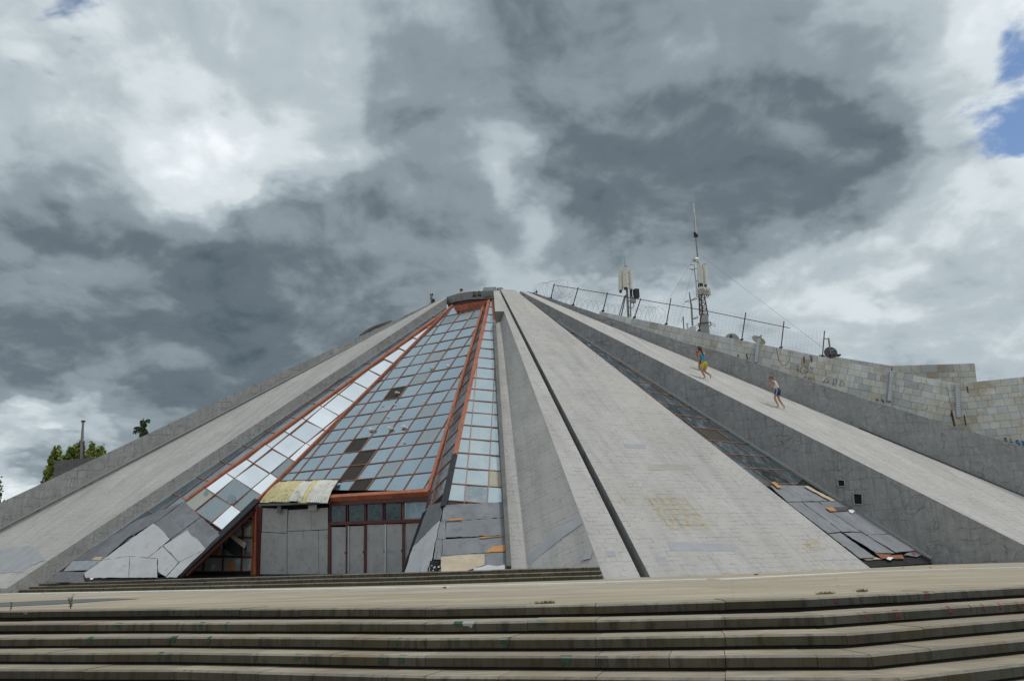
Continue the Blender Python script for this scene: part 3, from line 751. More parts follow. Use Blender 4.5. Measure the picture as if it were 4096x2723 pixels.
# two square vent openings in the wall
for x0, y0, x1, y1 in ((3350, 1917, 3380, 1945), (3413, 1972, 3450, 2017)):
    q = PW2.poly([(x0, y0), (x1 - 2, y0 + 3), (x1, y1), (x0 + 4, y1 - 1)], .045)
    slab('vent_opening', q, PW2.n, .03, M['void'], PW2)
    for i in range(4):
        m_ = MB(); m_.bar(q[i], q[(i + 1) % 4], .05, .08, PW2.n); m_.build('vent_frame', M['conc'], pyr)
# --- far right rib: only its side wall shows
PW3 = Plane(pv84.p - pv84.n * .35 if pv84.n @ (EYE - pv84.p) > 0 else pv84.p + pv84.n * .35, pv84.n if pv84.n @ (EYE - AX) > 0 else -pv84.n)
w3t = PW3.poly([(2108, 1165), (2151, 1176), (2359, 1244), (2716, 1364), (2900, 1412), (3436, 1588), (4096, 1789)]); w3t.append(w3t[-1] + (w3t[-1] - w3t[-2]) * .4)
w3 = w3t + [p - Z * 5.5 for p in (w3t[-1], w3t[0])]
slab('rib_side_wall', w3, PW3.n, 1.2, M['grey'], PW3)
m_ = MB(); q = [pv84.hit(x, y) for x, y in ((3436, 1712), (4096, 1985))]; q.append(q[1] + (q[1] - q[0]) * .5)
m_.tube([p + Z * .02 for p in q], .05); m_.build('gutter_pipe', M['dark'], pyr)

# --- left rib
tl, el = PWL.hit(1785, 1193), PWL.hit(87, 2312); elx = to_ground(tl, el, ZP * .5)
pvl = Plane(AX, radial(-84)[1])
tlr, elr = pvl.hit(1780, 1188), pvl.hit(0, 2130); elrx = elr + (elr - tlr) * .18
rib('broad_rib', [tl, elx, elrx, tlr], M['ramp_cool'], M['grey_l'], .4, label='pale rib on the left with flaking lower side')
wl = [tl - Z * .004, elx - Z * .004, A(elx[0], elx[1], 0), A(FL[0], FL[1], 0), gutl[1] - Z * .6, gutl[0] - Z * .8]
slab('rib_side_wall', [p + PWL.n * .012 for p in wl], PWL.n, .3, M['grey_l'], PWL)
m_ = MB(); m_.bar(gutl[0] + PWL.n * .06, gutl[1] + PWL.n * .06, .07, .07, Z); m_.build('gutter_pipe', M['galv'], pyr)
PL0 = Plane(pvl.p + A(-1, 0, 0) * .25, pvl.n if pvl.n @ (EYE - AX) > 0 else -pvl.n)
top0 = PL0.poly([(1780, 1188), (1455, 1338), (878, 1600), (531, 1763), (204, 1916), (0, 2010)]); top0.append(top0[-1] + (top0[-1] - top0[-2]) * .8)
slab('rib_side_wall', top0 + [p - Z * 3.5 for p in (top0[-1], top0[0])], PL0.n, .8, M['grey_l'], PL0)
cb = [pvl.hit(x, y) for x, y in ((990, 1600), (0, 2115))]; cb = [cb[0] + (cb[0] - cb[1]) * .7, cb[1] + (cb[1] - cb[0]) * .3]
m_ = MB(); m_.bar(cb[0], cb[1], .16, .10, Z); m_.build('rib_curb', M['ramp_cool'], pyr)
cp = [PL0.hit(x, y, -.6) for x, y in ((1440, 1345), (1468, 1325), (1500, 1308), (1535, 1297), (1568, 1287))]
m_ = MB(); m_.tube(cp, .13, 8); m_.build('roof_edge_hump', M['slot'], pyr)

# --- ring at the top
RC = AX + A(0, 0, 0); RR = 3.3 * Q
def ringpt(px, py):                                   # a point of the ring's cylinder
    d = ray(px, py); o = EYE[:2] - RC[:2]; a = d[:2] @ d[:2]; b = 2 * o @ d[:2]; c = o @ o - RR * RR; disc = max(0, b * b - 4 * a * c)
    t = (-b - math.sqrt(disc)) / (2 * a); return EYE + d * t
fx = np.linspace(1786, 1974, 15); topy = np.interp(fx, [1786, 1830, 1880, 1974], [1188, 1174, 1166, 1162.5]); boty = topy + np.interp(fx, [1786, 1974], [30, 32])
tp = [ringpt(x, y) for x, y in zip(fx, topy)]; bt = [ringpt(x, y) for x, y in zip(fx, boty)]
m_ = MB()
for i in range(14):
    nrm = unit(A(*(tp[i] - RC)[:2], 0)); m_.prism([tp[i], tp[i + 1], bt[i + 1], bt[i]], nrm, .25)
fas = m_.build('ring_fascia', M['fascia'], pyr)
m_ = MB(); zt = np.mean([p[2] for p in tp]) - .5
m_.face([RC + A(math.cos(t) * RR * .97, math.sin(t) * RR * .97, zt) for t in np.linspace(0, 2 * math.pi, 24, endpoint=False)])
m_.build('ring_roof', M['conc'], pyr)
m_ = MB(); rb = [ringpt(x, y) for x, y in zip(fx, boty)]
for i in range(14):
    n_ = unit(A(*(rb[i] - RC)[:2], 0)); m_.prism([rb[i] - n_ * .1, rb[i + 1] - n_ * .1, rb[i + 1] - n_ * .1 - Z * .18, rb[i] - n_ * .1 - Z * .18], n_, .1)
m_.build('ring_lower_trim', M['red'], pyr)
# stencilled portraits and scribble (flat spray paint on the fascia)
def ink(strokes, pl_or_fn, mat, w, parent, name='graffiti'):
    for st in strokes:
        pts = [pl_or_fn(*p) for p in st]; m_ = MB(); m_.tube(pts, w, 4); m_.build(name, mat, parent)
def fring(x, y): p = ringpt(x, y); return p + unit(A(*(p - RC)[:2], 0)) * .01
def rblob(px, py, rx, ry, n=9, mat=M['ink'], name='stencil_print'):
    m_ = MB(); m_.prism([fring(px + rx * math.cos(t), py + ry * math.sin(t)) for t in np.linspace(0, 2 * math.pi, n, endpoint=False)], unit(A(*(fring(px, py) - RC)[:2], 0)), .008); m_.build(name, mat, fas)
for cx_, cy_ in ((1897, 1171), (1917, 1168.5)):
    rblob(cx_, cy_, 5, 6); rblob(cx_ + .5, cy_ + 1.3, 2.8, 3.4, mat=M['fascia'])
    m_ = MB(); m_.prism([fring(cx_ + a, cy_ + b) for a, b in ((-7.5, 17), (-6.5, 9), (-2, 6.5), (3, 6.5), (7.5, 9), (8.5, 17))], A(0, -1, 0), .008); m_.build('stencil_print', M['ink'], fas)
    m_ = MB(); m_.prism([fring(cx_ + a, cy_ + b) for a, b in ((-2, 7.2), (2.5, 7.2), (.5, 12.5))], A(0, -1, 0), .012); m_.build('stencil_print', M['fascia'], fas)
ink([[(1934, 1190), (1944, 1184)], [(1939, 1187), (1941, 1192)], [(1946, 1185), (1946, 1190), (1951, 1189)], [(1946, 1187), (1950, 1186)], [(1953, 1189), (1954, 1184), (1958, 1189), (1959, 1184)], [(1962, 1183), (1962, 1189)]], fring, M['ink'], .012, fas)
# orange ribbed panel under the ring
po = Plane(PM.hit(1880, 1240) , A(dM[0], dM[1], 0)); pn = po
m_ = MB(); tq = [po.hit(1812, 1224), po.hit(1952, 1200)]; bq = [po.hit(1824, 1247), po.hit(1932, 1230)]
nr = 26
for i in range(nr):
    a0, a1 = i / nr, (i + .6) / nr; L = lambda q, t: q[0] * (1 - t) + q[1] * t
    m_.prism([L(tq, a0), L(tq, a1), L(bq, a1), L(bq, a0)], po.n if po.n @ (EYE - po.p) > 0 else -po.n, .06)
m_.prism([p - (po.n if po.n @ (EYE - po.p) > 0 else -po.n) * .05 for p in (tq[0], tq[1], bq[1], bq[0])], po.n if po.n @ (EYE - po.p) > 0 else -po.n, .05)
m_.build('ribbed_orange_panel', M['orange'], pyr)
# heap behind the ring
hp = aty(1965, 1158, AX[1] + 1.0)
m_ = MB(); m_.hexa([hp + A(a, b, -1.2) for a, b in ((-1.0, -.5), (.9, -.5), (1.2, 1), (-1.2, 1))], [hp + A(a, b, c) for a, b, c in ((-.55, -.2, .12), (.35, -.2, .12), (.5, .6, .16), (-.5, .6, .16))])
m_.build('roof_cap', M['conc'], pyr)

# --- glazing
def hull(pts):
    pts = sorted(set((round(float(a), 6), round(float(b), 6)) for a, b in pts))
    def half(ps):
        o = []
        for p in ps:
            while len(o) > 1 and (o[-1][0] - o[-2][0]) * (p[1] - o[-2][1]) - (o[-1][1] - o[-2][1]) * (p[0] - o[-2][0]) <= 0: o.pop()
            o.append(p)
        return o
    a, b = half(pts), half(pts[::-1]); return a[:-1] + b[:-1]
def glazing(name, pl, px_poly, origin, h, v, xs, ys, chooser, bar=.036, base_off=0.0, edge=None, jitter=.008, dark=.45, maxpane=999):
    o = origin; poly3 = [pl.hit(*p) if len(p) == 2 else np.array(p) for p in px_poly]
    poly = [((p - o) @ h, (p - o) @ v) for p in poly3]
    poly = hull(poly)
    n = pl.n; T = lambda x, y, off=0.0: o + h * x + v * y + n * off
    m_ = MB(); m_.prism([T(x, y, -dark) for x, y in poly], n, .1); g = m_.build(name, M['void'], pyr)
    rr = random.Random(hash(name) % 1000 if False else sum(map(ord, name)))
    minx, maxx, miny, maxy = min(p[0] for p in poly), max(p[0] for p in poly), min(p[1] for p in poly), max(p[1] for p in poly)
    XS = sorted(x for x in xs if minx < x < maxx); YS = sorted(y for y in ys if miny < y < maxy)
    X2 = [minx - 1] + XS + [maxx + 1]; Y2 = [miny - 1] + YS + [maxy + 1]
    for j in range(len(Y2) - 1):
        for i in range(len(X2) - 1):
            c = clip_convex([(X2[i], Y2[j]), (X2[i + 1], Y2[j]), (X2[i + 1], Y2[j + 1]), (X2[i], Y2[j + 1])], poly)
            if len(c) < 3 or abs(area2(c)) < .035: continue
            mx, my = sum(p[0] for p in c) / len(c), sum(p[1] for p in c) / len(c)
            mt = chooser(mx, my, i, j)
            if mt is None: continue
            ax, ay = rr.gauss(0, jitter), rr.gauss(0, jitter)
            m_ = MB(); m_.prism([T(x, y, (x - mx) * ax + (y - my) * ay) for x, y in c], n, .012); m_.build('glass_pane', M[mt], g)
    def seg(horizontal, val):
        cs = []
        for i in range(len(poly)):
            p, q = poly[i], poly[(i + 1) % len(poly)]; k = 1 if horizontal else 0
            if (p[k] - val) * (q[k] - val) < 0: t = (val - p[k]) / (q[k] - p[k]); cs.append(p[1 - k] + (q[1 - k] - p[1 - k]) * t)
        return (min(cs), max(cs)) if len(cs) == 2 else None
    for val in YS:
        s = seg(True, val)
        if s and s[1] - s[0] > .15: MB().bar(T(s[0], val), T(s[1], val), bar, .07, n).build('mullion', M['mull'], g)
    for val in XS:
        s = seg(False, val)
        if s and s[1] - s[0] > .3: MB().bar(T(val, s[0], .004), T(val, s[1], .004), bar, .075, n).build('mullion', M['mull'], g)
    return g, T, poly

# front face of the entrance channel
mc = lambda x, y: ((PM.hit(x, y) - PM.p) @ hM, (PM.hit(x, y) - PM.p) @ vM)
z6 = lambda x, y: (1600 + x / 1.704, 1400 + y / 1.704)
rowv = [mc(*z6(*q))[1] for q in ((212, 832), (247, 720), (280, 614), (308, 515), (337, 427), (362, 340), (388, 258), (410, 180), (425, 107), (445, 38))]
sp = (rowv[-1] - rowv[0]) / 9; ys = [rowv[0] + sp * i for i in range(-1, 18)]
# column direction follows the slope line; small skew measured on the photograph
ca, cb_ = mc(*z6(105, 832)), mc(*z6(220, 620)); ct, cbt = mc(*z6(45, 735)), mc(*z6(290, 345))
skew = (ct[0] - cbt[0]) / (ct[1] - cbt[1])
vS = unit(vM + hM * skew)
# oblique coordinates: work in an orthonormal frame, columns nearly along vM
xA, xB = mc(*z6(170, 720))[0], mc(*z6(108, 628))[0]; dx = xA - xB
xs = [xA - dx * i for i in range(-3, 14)]

def main_choice(x, y, i, j):
    row = round((y - ys[0]) / sp - .5); col = round((xA - x) / dx + .5)
    if (col, row) in ((4, 3), (4, 2), (5, 1)) and False: return 'mesh'
    for (a, b) in MESHED:
        if abs(a - x) < .62 * dx and abs(b - y) < .55 * sp: return 'mesh'
    for (a, b) in CRACKED:
        if abs(a - x) < .6 * dx and abs(b - y) < .55 * sp: return 'crack'
    for (a, b) in SMOKED:
        if abs(a - x) < .6 * dx and abs(b - y) < .6 * sp: return 'smoke'
    return 'blue'
zB = lambda x, y: (600 + x / 1.568, 1150 + y / 1.568)
MESHED = [mc(*zB(*q)) for q in ((1335, 952), (1385, 1037), (1310, 1130), (1360, 1205), (1580, 632))]
CRACKED = [mc(*zB(*q)) for q in ((1455, 785), (1760, 750), (1745, 915), (1530, 1115), (1715, 550), (1330, 1250), (1980, 185), (1805, 415), (2030, 220))]
SMOKED = [mc(*zB(*q)) for q in ((1890, 190), (2030, 175))]
main_poly = [(1034, 1996), (1116, 1926), (1355, 1921), (1322, 1982), (1717, 1962), (1935, 1226), (1930, 1231), (1826, 1248), (1806, 1224)]
# convex pieces: upper part and the lower right strip
rowcut = PM.hit(1366, 1902)
gl_main, TM, _ = glazing('front_glazing', PM, [(1075, 1957), (1716, 1962), (1933, 1229), (1824, 1246), (1806, 1224)], PM.p, hM, vM, xs, ys, lambda x, y, i, j: None if (x < mc(1330, 1975)[0] and y < mc(1300, 1928)[1]) else main_choice(x, y, i, j))
# big orange steel tubes along the ridges and valleys
def beam(a, b, w, hgt, n, mat='orange', name='steel_beam'): return MB().bar(a, b, w, hgt, n).build(name, M[mat], pyr)
beam(PM.hit(1033, 2001), PM.hit(1812, 1222), .16, .20, PM.n); beam(PM.hit(1714, 1968), PM.hit(1936, 1222), .16, .20, PM.n)
beam(PF1.hit(742, 2003), PF1.hit(1795, 1239), .15, .20, PF1.n); 
beam(PF2.hit(1821, 1823), PF2.hit(1957, 1204), .15, .22, unit(PF2.n + PS2.n)); beam(PF2.hit(1821, 1823), PF2.hit(1775, 2032), .20, .28, unit(PF2.n + PS2.n), 'black', 'tar_strip')

# mirrored flank
zR = lambda x, y: (700 + x / 3.564, 1880 + y / 3.564)
fa, fb = PF1.hit(*zR(510, 755)), PF1.hit(*zR(1335, 65)); vF = unit(fb - fa); hF = unit(np.cross(vF, PF1.n)); hF = hF if hF[0] > 0 else -hF
fc = lambda x, y: ((PF1.hit(x, y) - fa) @ hF, (PF1.hit(x, y) - fa) @ vF)
X0y = np.mean([fc(*zR(*q))[1] for q in ((290, 575), (510, 755))]); X1y = np.mean([fc(*zR(*q))[1] for q in ((580, 340), (790, 520))]); X2y = np.mean([fc(*zR(*q))[1] for q in ((865, 110), (1070, 275))])
spF = (X2y - X0y) / 2; xw = fc(*zR(580, 340))[0]
def skewless(x, y, i, j):
    for a, b in CRK1:
        if abs(a - x) < .6 and abs(b - y) < .7 * spF / 1.5: return 'crack'
    for a, b in TAU1:
        if abs(a - x) < .6 and abs(b - y) < .6: return 'taupe'
    if y < X0y - .05: return 'mesh'
    return 'mirror'
CRK1 = [fc(*zR(*q)) for q in ((560, 540), (820, 310), (960, 440), (1440, 60))]
TAU1 = [fc(*zR(360, 400))]
gl_mir, TF, _ = glazing('mirrored_glazing', PF1, [(740, 2000), (347, 2300), (720, 2300), (1033, 1997), (1806, 1224), (1790, 1243)], fa, hF, vF, [xw * (1.0), 0.0], [X0y + spF * i for i in range(0, 20)], skewless, jitter=.022)
for q, r_ in (((800, 410), 18), ((445, 325), 9)):
    c = PF1.hit(*zR(*q), .03); m_ = MB(); k = 11; rr = random.Random(5)
    m_.prism([PF1.hit(*(np.array(zR(*q)) + A(math.cos(t), math.sin(t)) * r_ * rr.uniform(.75, 1.15)), .02) for t in np.linspace(0, 2 * math.pi, k, endpoint=False)], PF1.n, .012); m_.build('broken_hole', M['smoke'], gl_mir)

# right flank, edge-on
vG = unit(rid4_t - rid4_f); hG = unit(np.cross(vG, PF2.n)); oG = rid4_f
glazing('flank_glazing', PF2, [(1720, 1965), (1935, 1226), (1955, 1208), (1792, 1955), (1740, 2010), (1700, 2035)], oG, hG, vG, [hh * 1.25 for hh in range(-3, 4)], [1.25 * i for i in range(0, 34)], lambda x, y, i, j: 'smoke' if (i * 7 + j * 3) % 5 else 'blue', bar=.035)

# right strip
s2c = [z6(*q) for q in ((560, 48), (560, 118), (575, 185), (570, 257), (565, 332), (562, 412), (555, 500), (550, 600), (545, 700), (530, 805), (525, 920), (520, 1040))]
hS, vS2 = PS2.axes(); vS2 = vS2 if vS2[2] > 0 else -vS2; oS = PS2.hit(*s2c[-1])
r2v = [(PS2.hit(*q) - oS) @ vS2 for q in s2c]; sp2 = (r2v[0] - r2v[-1]) / 11
xl = [(PS2.hit(*z6(*q)) - oS) @ hS for q in ((520, 185), (435, 1045), (640, 180), (600, 1035))]
vT = unit(vS2 + hS * ((xl[0] - xl[1]) / (r2v[2] - r2v[-1]) * .5 + (xl[2] - xl[3]) / (r2v[2] - r2v[-1]) * .5)); hT = unit(np.cross(vT, PS2.n)); hT = hT if hT[0] > 0 else -hT
xc = lambda q: (PS2.hit(*z6(*q)) - oS) @ hT
yc = lambda q: (PS2.hit(*q) - oS) @ vT
xL, xR = .5 * (xc((520, 185)) + xc((435, 1045))), .5 * (xc((640, 180)) + xc((600, 1035)))
def strip_choice(x, y, i, j):
    if y < .02: return 'mesh'
    q = (PS2.hit(*z6(655, 860)) - oS); 
    if abs(x - q @ hT) < .6 and abs(y - q @ vT) < .6: return 'ivory'
    q = (PS2.hit(*z6(520, 985)) - oS)
    if abs(x - q @ hT) < .6 and abs(y - q @ vT) < .6: return 'crack'
    return 'frost'
gl_s2, TS2, _ = glazing('strip_glazing', PS2, [(1828, 1830), (1957, 1206), (1977, 1206), (2026, 2030), (1786, 2040)], oS, hT, vT, [xL, xR], [sp2 * i for i in range(0, 24)], strip_choice)
m_ = MB(); m_.bar(PS2.hit(1976, 1300), PS2.hit(2034, 2282), .18, .5, PS2.n); m_.build('strip_edge_trim', M['slot'], pyr)
m_ = MB(); m_.bar(PS2.hit(1971, 1204), PS2.hit(1977, 1300), .12, .2, PS2.n); m_.build('steel_beam', M['orange'], pyr)

# left strip, seen at a grazing angle
vP = unit(rid1_t - rid1_f); hP = unit(np.cross(vP, PS1.n)); 
glazing('strip_glazing', PS1, [(735, 2003), (1788, 1241), (1784, 1230), (214, 2293), (500, 2180)], rid1_f, hP, vP, [1.4 * i for i in range(-6, 7)], [1.5 * i for i in range(0, 30)], lambda x, y, i, j: 'smoke')

# strip between the two right ribs
h3, v3 = PS3.axes(); v3 = v3 if v3[2] > 0 else -v3
zE = lambda x, y: (2300 + x / 1.5727, 1750 + y / 1.5727)
o3 = PS3.hit(*zE(1230, 295)); 
n0, n1 = PS3.hit(*zE(1225, 200)), PS3.hit(*zE(985, 30)); v3 = unit(n1 - n0); h3 = unit(np.cross(v3, PS3.n)); h3 = h3 if h3[0] > 0 else -h3
c3 = lambda q: ((PS3.hit(*q) - o3) @ h3, (PS3.hit(*q) - o3) @ v3)
rows3 = [c3(zE(*q))[1] for q in ((985, 30), (1105, 112), (1225, 200))]; sp3 = (rows3[0] - rows3[2]) / 2
def s3choice(x, y, i, j):
    if y < c3(zE(1300, 300))[1]: return 'mesh'
    a = c3((2850, 1740))
    if abs(a[1] - y) < .5 * sp3 and x < a[0] + .8: return 'mesh'
    b = c3(zE(1265, 250))
    if abs(b[1] - y) < .5 * sp3 and abs(b[0] - x) < .5: return 'shard'
    return 'teal'
gl_s3, TS3, _ = glazing('strip_glazing', PS3, [(3180, 1945), (3030, 1942), (2350, 1400), (2076, 1168), (2110, 1180), (2250, 1297), (3210, 1915)], o3, h3, v3, [c3(zE(1110, 112))[0], c3(zE(990, 110))[0], c3(zE(1110, 112))[0] * 2 - c3(zE(990, 110))[0]], [rows3[2] + sp3 * i for i in range(-1, 26)], s3choice, bar=.03)

# ------------------------------------------------------------------ entrance wall
fl, frr = PM.hit(1328, 2000), PM.hit(1710, 1963)
dd_ = unit(A(*(frr - fl)[:2], 0)); nD = A(dd_[1], -dd_[0], 0); nD = nD if nD @ (EYE - fl) > 0 else -nD
PD = Plane(fl - nD * .35, nD)
entr = slab('entrance_wall', PD.poly([(560, 2296), (1030, 1990), (1330, 1985), (1740, 1960), (1760, 2296)], -.35), nD, .1, M['void'], PD)
entr['label'] = 'dark recessed entrance wall with boarded doors under the front glazing'
def px_panel(name, pts, pl, mat, off=0.0, t=.04, parent=entr, ground=False):
    q = pl.poly(pts, off); h, v = pl.axes(); return MB().prism(q, pl.n, t).build(name, M[mat], parent, uv=(q[0], h, v))
zC = lambda x, y: (900 + x / 1.9658, 1850 + y / 1.9658)
def C(*p): return [zC(x, y) for x, y in p]
for i, p in enumerate(([(295, 355), (490, 365), (485, 552), (275, 540)], [(500, 372), (680, 362), (680, 530), (490, 535)], [(682, 361), (808, 352), (808, 522), (682, 529)],
          [(272, 545), (485, 556), (485, 875), (268, 875)], [(491, 540), (735, 532), (735, 875), (490, 875)], [(738, 531), (808, 527), (805, 875), (738, 875)])):
    px_panel('door_board', C(*p), PD, 'door', .05 + .008 * i)
for p, m in (([(215, 335), (246, 330), (240, 885), (213, 885)], 'orange'), ([(252, 325), (288, 325), (270, 885), (247, 885)], 'red'), ([(809, 480), (829, 480), (829, 875), (809, 875)], 'red'), ([(950, 490), (962, 490), (960, 875), (948, 875)], 'red'), ([(1094, 488), (1108, 488), (1106, 875), (1092, 875)], 'red'), ([(1393, 478), (1412, 476), (1410, 870), (1393, 870)], 'red')):
    px_panel('door_post', C(*p), PD, m, .12, .14)
for p in ([(962, 495), (974, 495), (972, 872), (960, 872)], [(1256, 482), (1266, 482), (1264, 870), (1254, 870)], [(1405, 478), (1414, 477), (1414, 870), (1406, 870)]):
    px_panel('door_jamb', C(*p), PD, 'galv', .10, .10)
for p in ([(832, 505), (950, 505), (948, 872), (832, 872)], [(977, 498), (1092, 495), (1090, 872), (974, 872)], [(1112, 487), (1255, 484), (1255, 870), (1110, 870)], [(1268, 483), (1392, 480), (1392, 862), (1265, 864)], [(1415, 478), (1640, 462), (1640, 868), (1415, 868)]):
    dr = px_panel('door_leaf', C(*p), PD, 'door', .05, .05)
    p0 = np.array(p, float); q = [(p0[1] * .96 + p0[0] * .04) * .45 + (p0[2] * .96 + p0[3] * .04) * .55]
    px_panel('door_handle', C((q[0][0] - 3, q[0][1] - 9), (q[0][0] + 2, q[0][1] - 9), (q[0][0] + 2, q[0][1] + 9), (q[0][0] - 3, q[0][1] + 9)), PD, 'dark', .09, .05, dr)
for i, p in enumerate(([(828, 318), (953, 308), (950, 465), (828, 468)], [(966, 303), (1099, 297), (1099, 460), (966, 464)], [(1110, 297), (1241, 290), (1241, 457), (1110, 460)], [(1254, 288), (1388, 283), (1387, 450), (1254, 455)], [(1402, 281), (1600, 268), (1600, 438), (1402, 443)])):
    fx_ = px_panel('transom_window', C(*[(x, y) for x, y in p]), PD, 'smoke' if i == 4 else 'shard', .06, .02)
    for a in range(4):
        e0, e1 = PD.hit(*zC(*p[a]), .08), PD.hit(*zC(*p[(a + 1) % 4]), .08); MB().bar(e0, e1, .05, .06, nD).build('window_frame', M['red' if i < 4 else 'mull'], fx_)
px_panel('transom_rail', C((818, 470), (1640, 440), (1640, 462), (818, 492)), PD, 'red', .12, .16)
px_panel('transom_rail', C((818, 285), (1610, 247), (1610, 268), (818, 312)), PD, 'red', .12, .2)
fa0, fa1 = PM.hit(1320, 1992), PM.hit(1718, 1968)
MB().bar(fa0, fa1, .2, .28, PM.n).build('steel_beam', M['orange'], pyr)
m_ = MB(); m_.prism([fa0 - Z * .10 - nD * .05, fa1 - Z * .10 - nD * .05, fa1 - Z * .36 - nD * .05, fa0 - Z * .36 - nD * .05], nD, .1); m_.build('lintel_board', M['red'], pyr)
MB().prism([PD.hit(560, 2270, -.1), PD.hit(1760, 2270, -.1), A(*PD.hit(1760, 2270, -.1)[:2], .1), A(*PD.hit(560, 2270, -.1)[:2], .1)], nD, .2).build('sky_gap_filler', M['slot'], entr)  # added dark slab, shuts out the sky under the door wall
def fill_sky_gap(a, b, zt_=.52):  # added dark slabs that close off sky below the boards
    d = unit(A(*(b - a)[:2], 0)); n = A(d[1], -d[0], 0); n = n if n @ (EYE - a) > 0 else -n; a, b = a - n * .12, b - n * .12
    MB().prism([A(a[0], a[1], .1), A(b[0], b[1], .1), A(b[0], b[1], zt_), A(a[0], a[1], zt_)], n, .2).build('sky_gap_filler', M['slot'], pyr)
fill_sky_gap(gutl[1] + A(0, 0, 0), rid1_f); fill_sky_gap(rid1_f, PM.hit(715, 2303)); fill_sky_gap(PM.hit(1623, 2288), rid4_f)
# broken triangular window grid left of the doors
zT = zR
grid_x = [(400, 1440, 412, 1235), (680, 1440, 700, 955), (945, 1440, 975, 690), (1100, 1490, 1140, 480)]
hor = [(150, 1445, 1110, 1440), (390, 1222, 1120, 1235), (690, 945, 1130, 960), (965, 682, 1145, 690)]
def tri_cell(pts, mat): px_panel('broken_pane', [zT(*p) for p in pts], PD, mat, .05, .015)
for i, pts in enumerate(([(200, 1435), (395, 1435), (395, 1262), (330, 1310)], [(415, 1435), (670, 1435), (670, 1245), (415, 1240)], [(690, 1435), (940, 1435), (945, 1250), (690, 1245)], [(960, 1435), (1105, 1435), (1110, 1250), (960, 1250)],
            [(430, 1205), (680, 1210), (685, 990), (640, 1020)], [(705, 1210), (945, 1215), (960, 970), (705, 965)], [(965, 1220), (1110, 1225), (1115, 975), (975, 970)],
            [(735, 935), (960, 945), (965, 710), (935, 730)], [(985, 945), (1120, 950), (1125, 705), (985, 700)], [(1000, 670), (1135, 675), (1140, 515)])):
    tri_cell(pts, 'shard2')
for x0, y0, x1, y1 in grid_x + hor:
    MB().bar(PD.hit(*zT(x0, y0), .08), PD.hit(*zT(x1, y1), .08), .07 if (x0, y0) != (1100, 1490) else .18, .08, nD).build('window_bar', M['red'] if (x0, y0) != (1100, 1490) else M['orange'], entr)
px_panel('window_bar', [zT(*p) for p in ((100, 1490), (1110, 1490), (1110, 1450), (150, 1450))], PD, 'void', .06, .1)
for pts, mt in (([(735, 1290), (870, 1340), (850, 1430), (740, 1420)], 'wood'), ([(520, 1150), (640, 1090), (650, 1160), (560, 1210)], 'wood'), ([(520, 1330), (575, 1350), (560, 1420), (510, 1410)], 'white'), ([(1020, 1040), (1090, 1040), (1080, 1170), (1020, 1150)], 'galv'), ([(1000, 830), (1080, 780), (1060, 920), (1010, 930)], 'ivory')):
    px_panel('paper_scrap', [zT(*p) for p in pts], PD, mt, .062, .01)
px_panel('hanging_board', [zT(*p) for p in ((790, 940), (960, 1060), (880, 1245), (690, 1110))], PD, 'black', .30, .03)
px_panel('board_batten', [zT(*p) for p in ((795, 898), (1012, 1040), (985, 1112), (778, 945))], PD, 'bone', .34, .04)
# tarred edge of the flank running to the ground, with its red flashing
e0, e1 = PM.hit(1030, 2002), PM.hit(715, 2303)
MB().bar(e0, e1, .34, .22, PF1.n).build('tar_strip', M['black'], pyr)
MB().bar(e0 + A(.25, .1, -.15), e1 + A(.30, .1, .02), .07, .1, PM.n).build('red_flashing', M['red'], pyr)
# corrugated plastic sheets over the door recess
rq = [PM.hit(*q, .12) for q in C((275, 312), (430, 152), (893, 142), (806, 322))]
def sheet(u0, u1, mat, lift, v0=0, v1=1):
    n_ = 7; m_ = MB(); bow = lambda t: math.sin(t * math.pi) * .10
    g = []
    for iu in range(n_ * 2 + 1):
        s = u0 + (u1 - u0) * iu / (n_ * 2); row = []
        for iv in range(5):
            t = v0 + (v1 - v0) * iv / 4; p = (rq[0] * (1 - s) + rq[3] * s) * (1 - t) + (rq[1] * (1 - s) + rq[2] * s) * t
            row.append(p + PM.n * (lift + bow(t) + (.035 if iu % 2 else 0)))
        g.append(row)
    for i in range(n_ * 2):
        for j in range(4): m_.face([g[i][j], g[i + 1][j], g[i + 1][j + 1], g[i][j + 1]]); m_.face([g[i][j + 1] - PM.n * .01, g[i + 1][j + 1] - PM.n * .01, g[i + 1][j] - PM.n * .01, g[i][j] - PM.n * .01])
    m_.build('corrugated_sheet', M[mat], pyr)
for a in ((0.0, .16, 'yellow', .02, -.02, .98), (.14, .46, 'yellow', .05, 0, 1.0), (.44, .62, 'cream2', .08, .02, .93), (.58, .72, 'yellow', .04, -.02, 1.02), (.70, .90, 'cream2', .07, 0, 1.0), (.88, 1.0, 'cream2', .03, .0, 1.0)): sheet(*a)
px_panel('roof_edge_batten', C((262, 322), (815, 308), (815, 320), (262, 340)), PD, 'slot', .5, .1)
px_panel('flap', C((410, 338), (440, 340), (438, 396), (408, 396)), PD, 'board', .22, .02); px_panel('flap', C((655, 335), (722, 328), (718, 375), (653, 375)), PD, 'conc', .22, .02)
m_ = MB(); m_.bar(PM.hit(*zC(430, 150), .05), PM.hit(*zC(915, 135), .05), .12, .1, PM.n); m_.build('sheet_rail', M['red'], pyr)

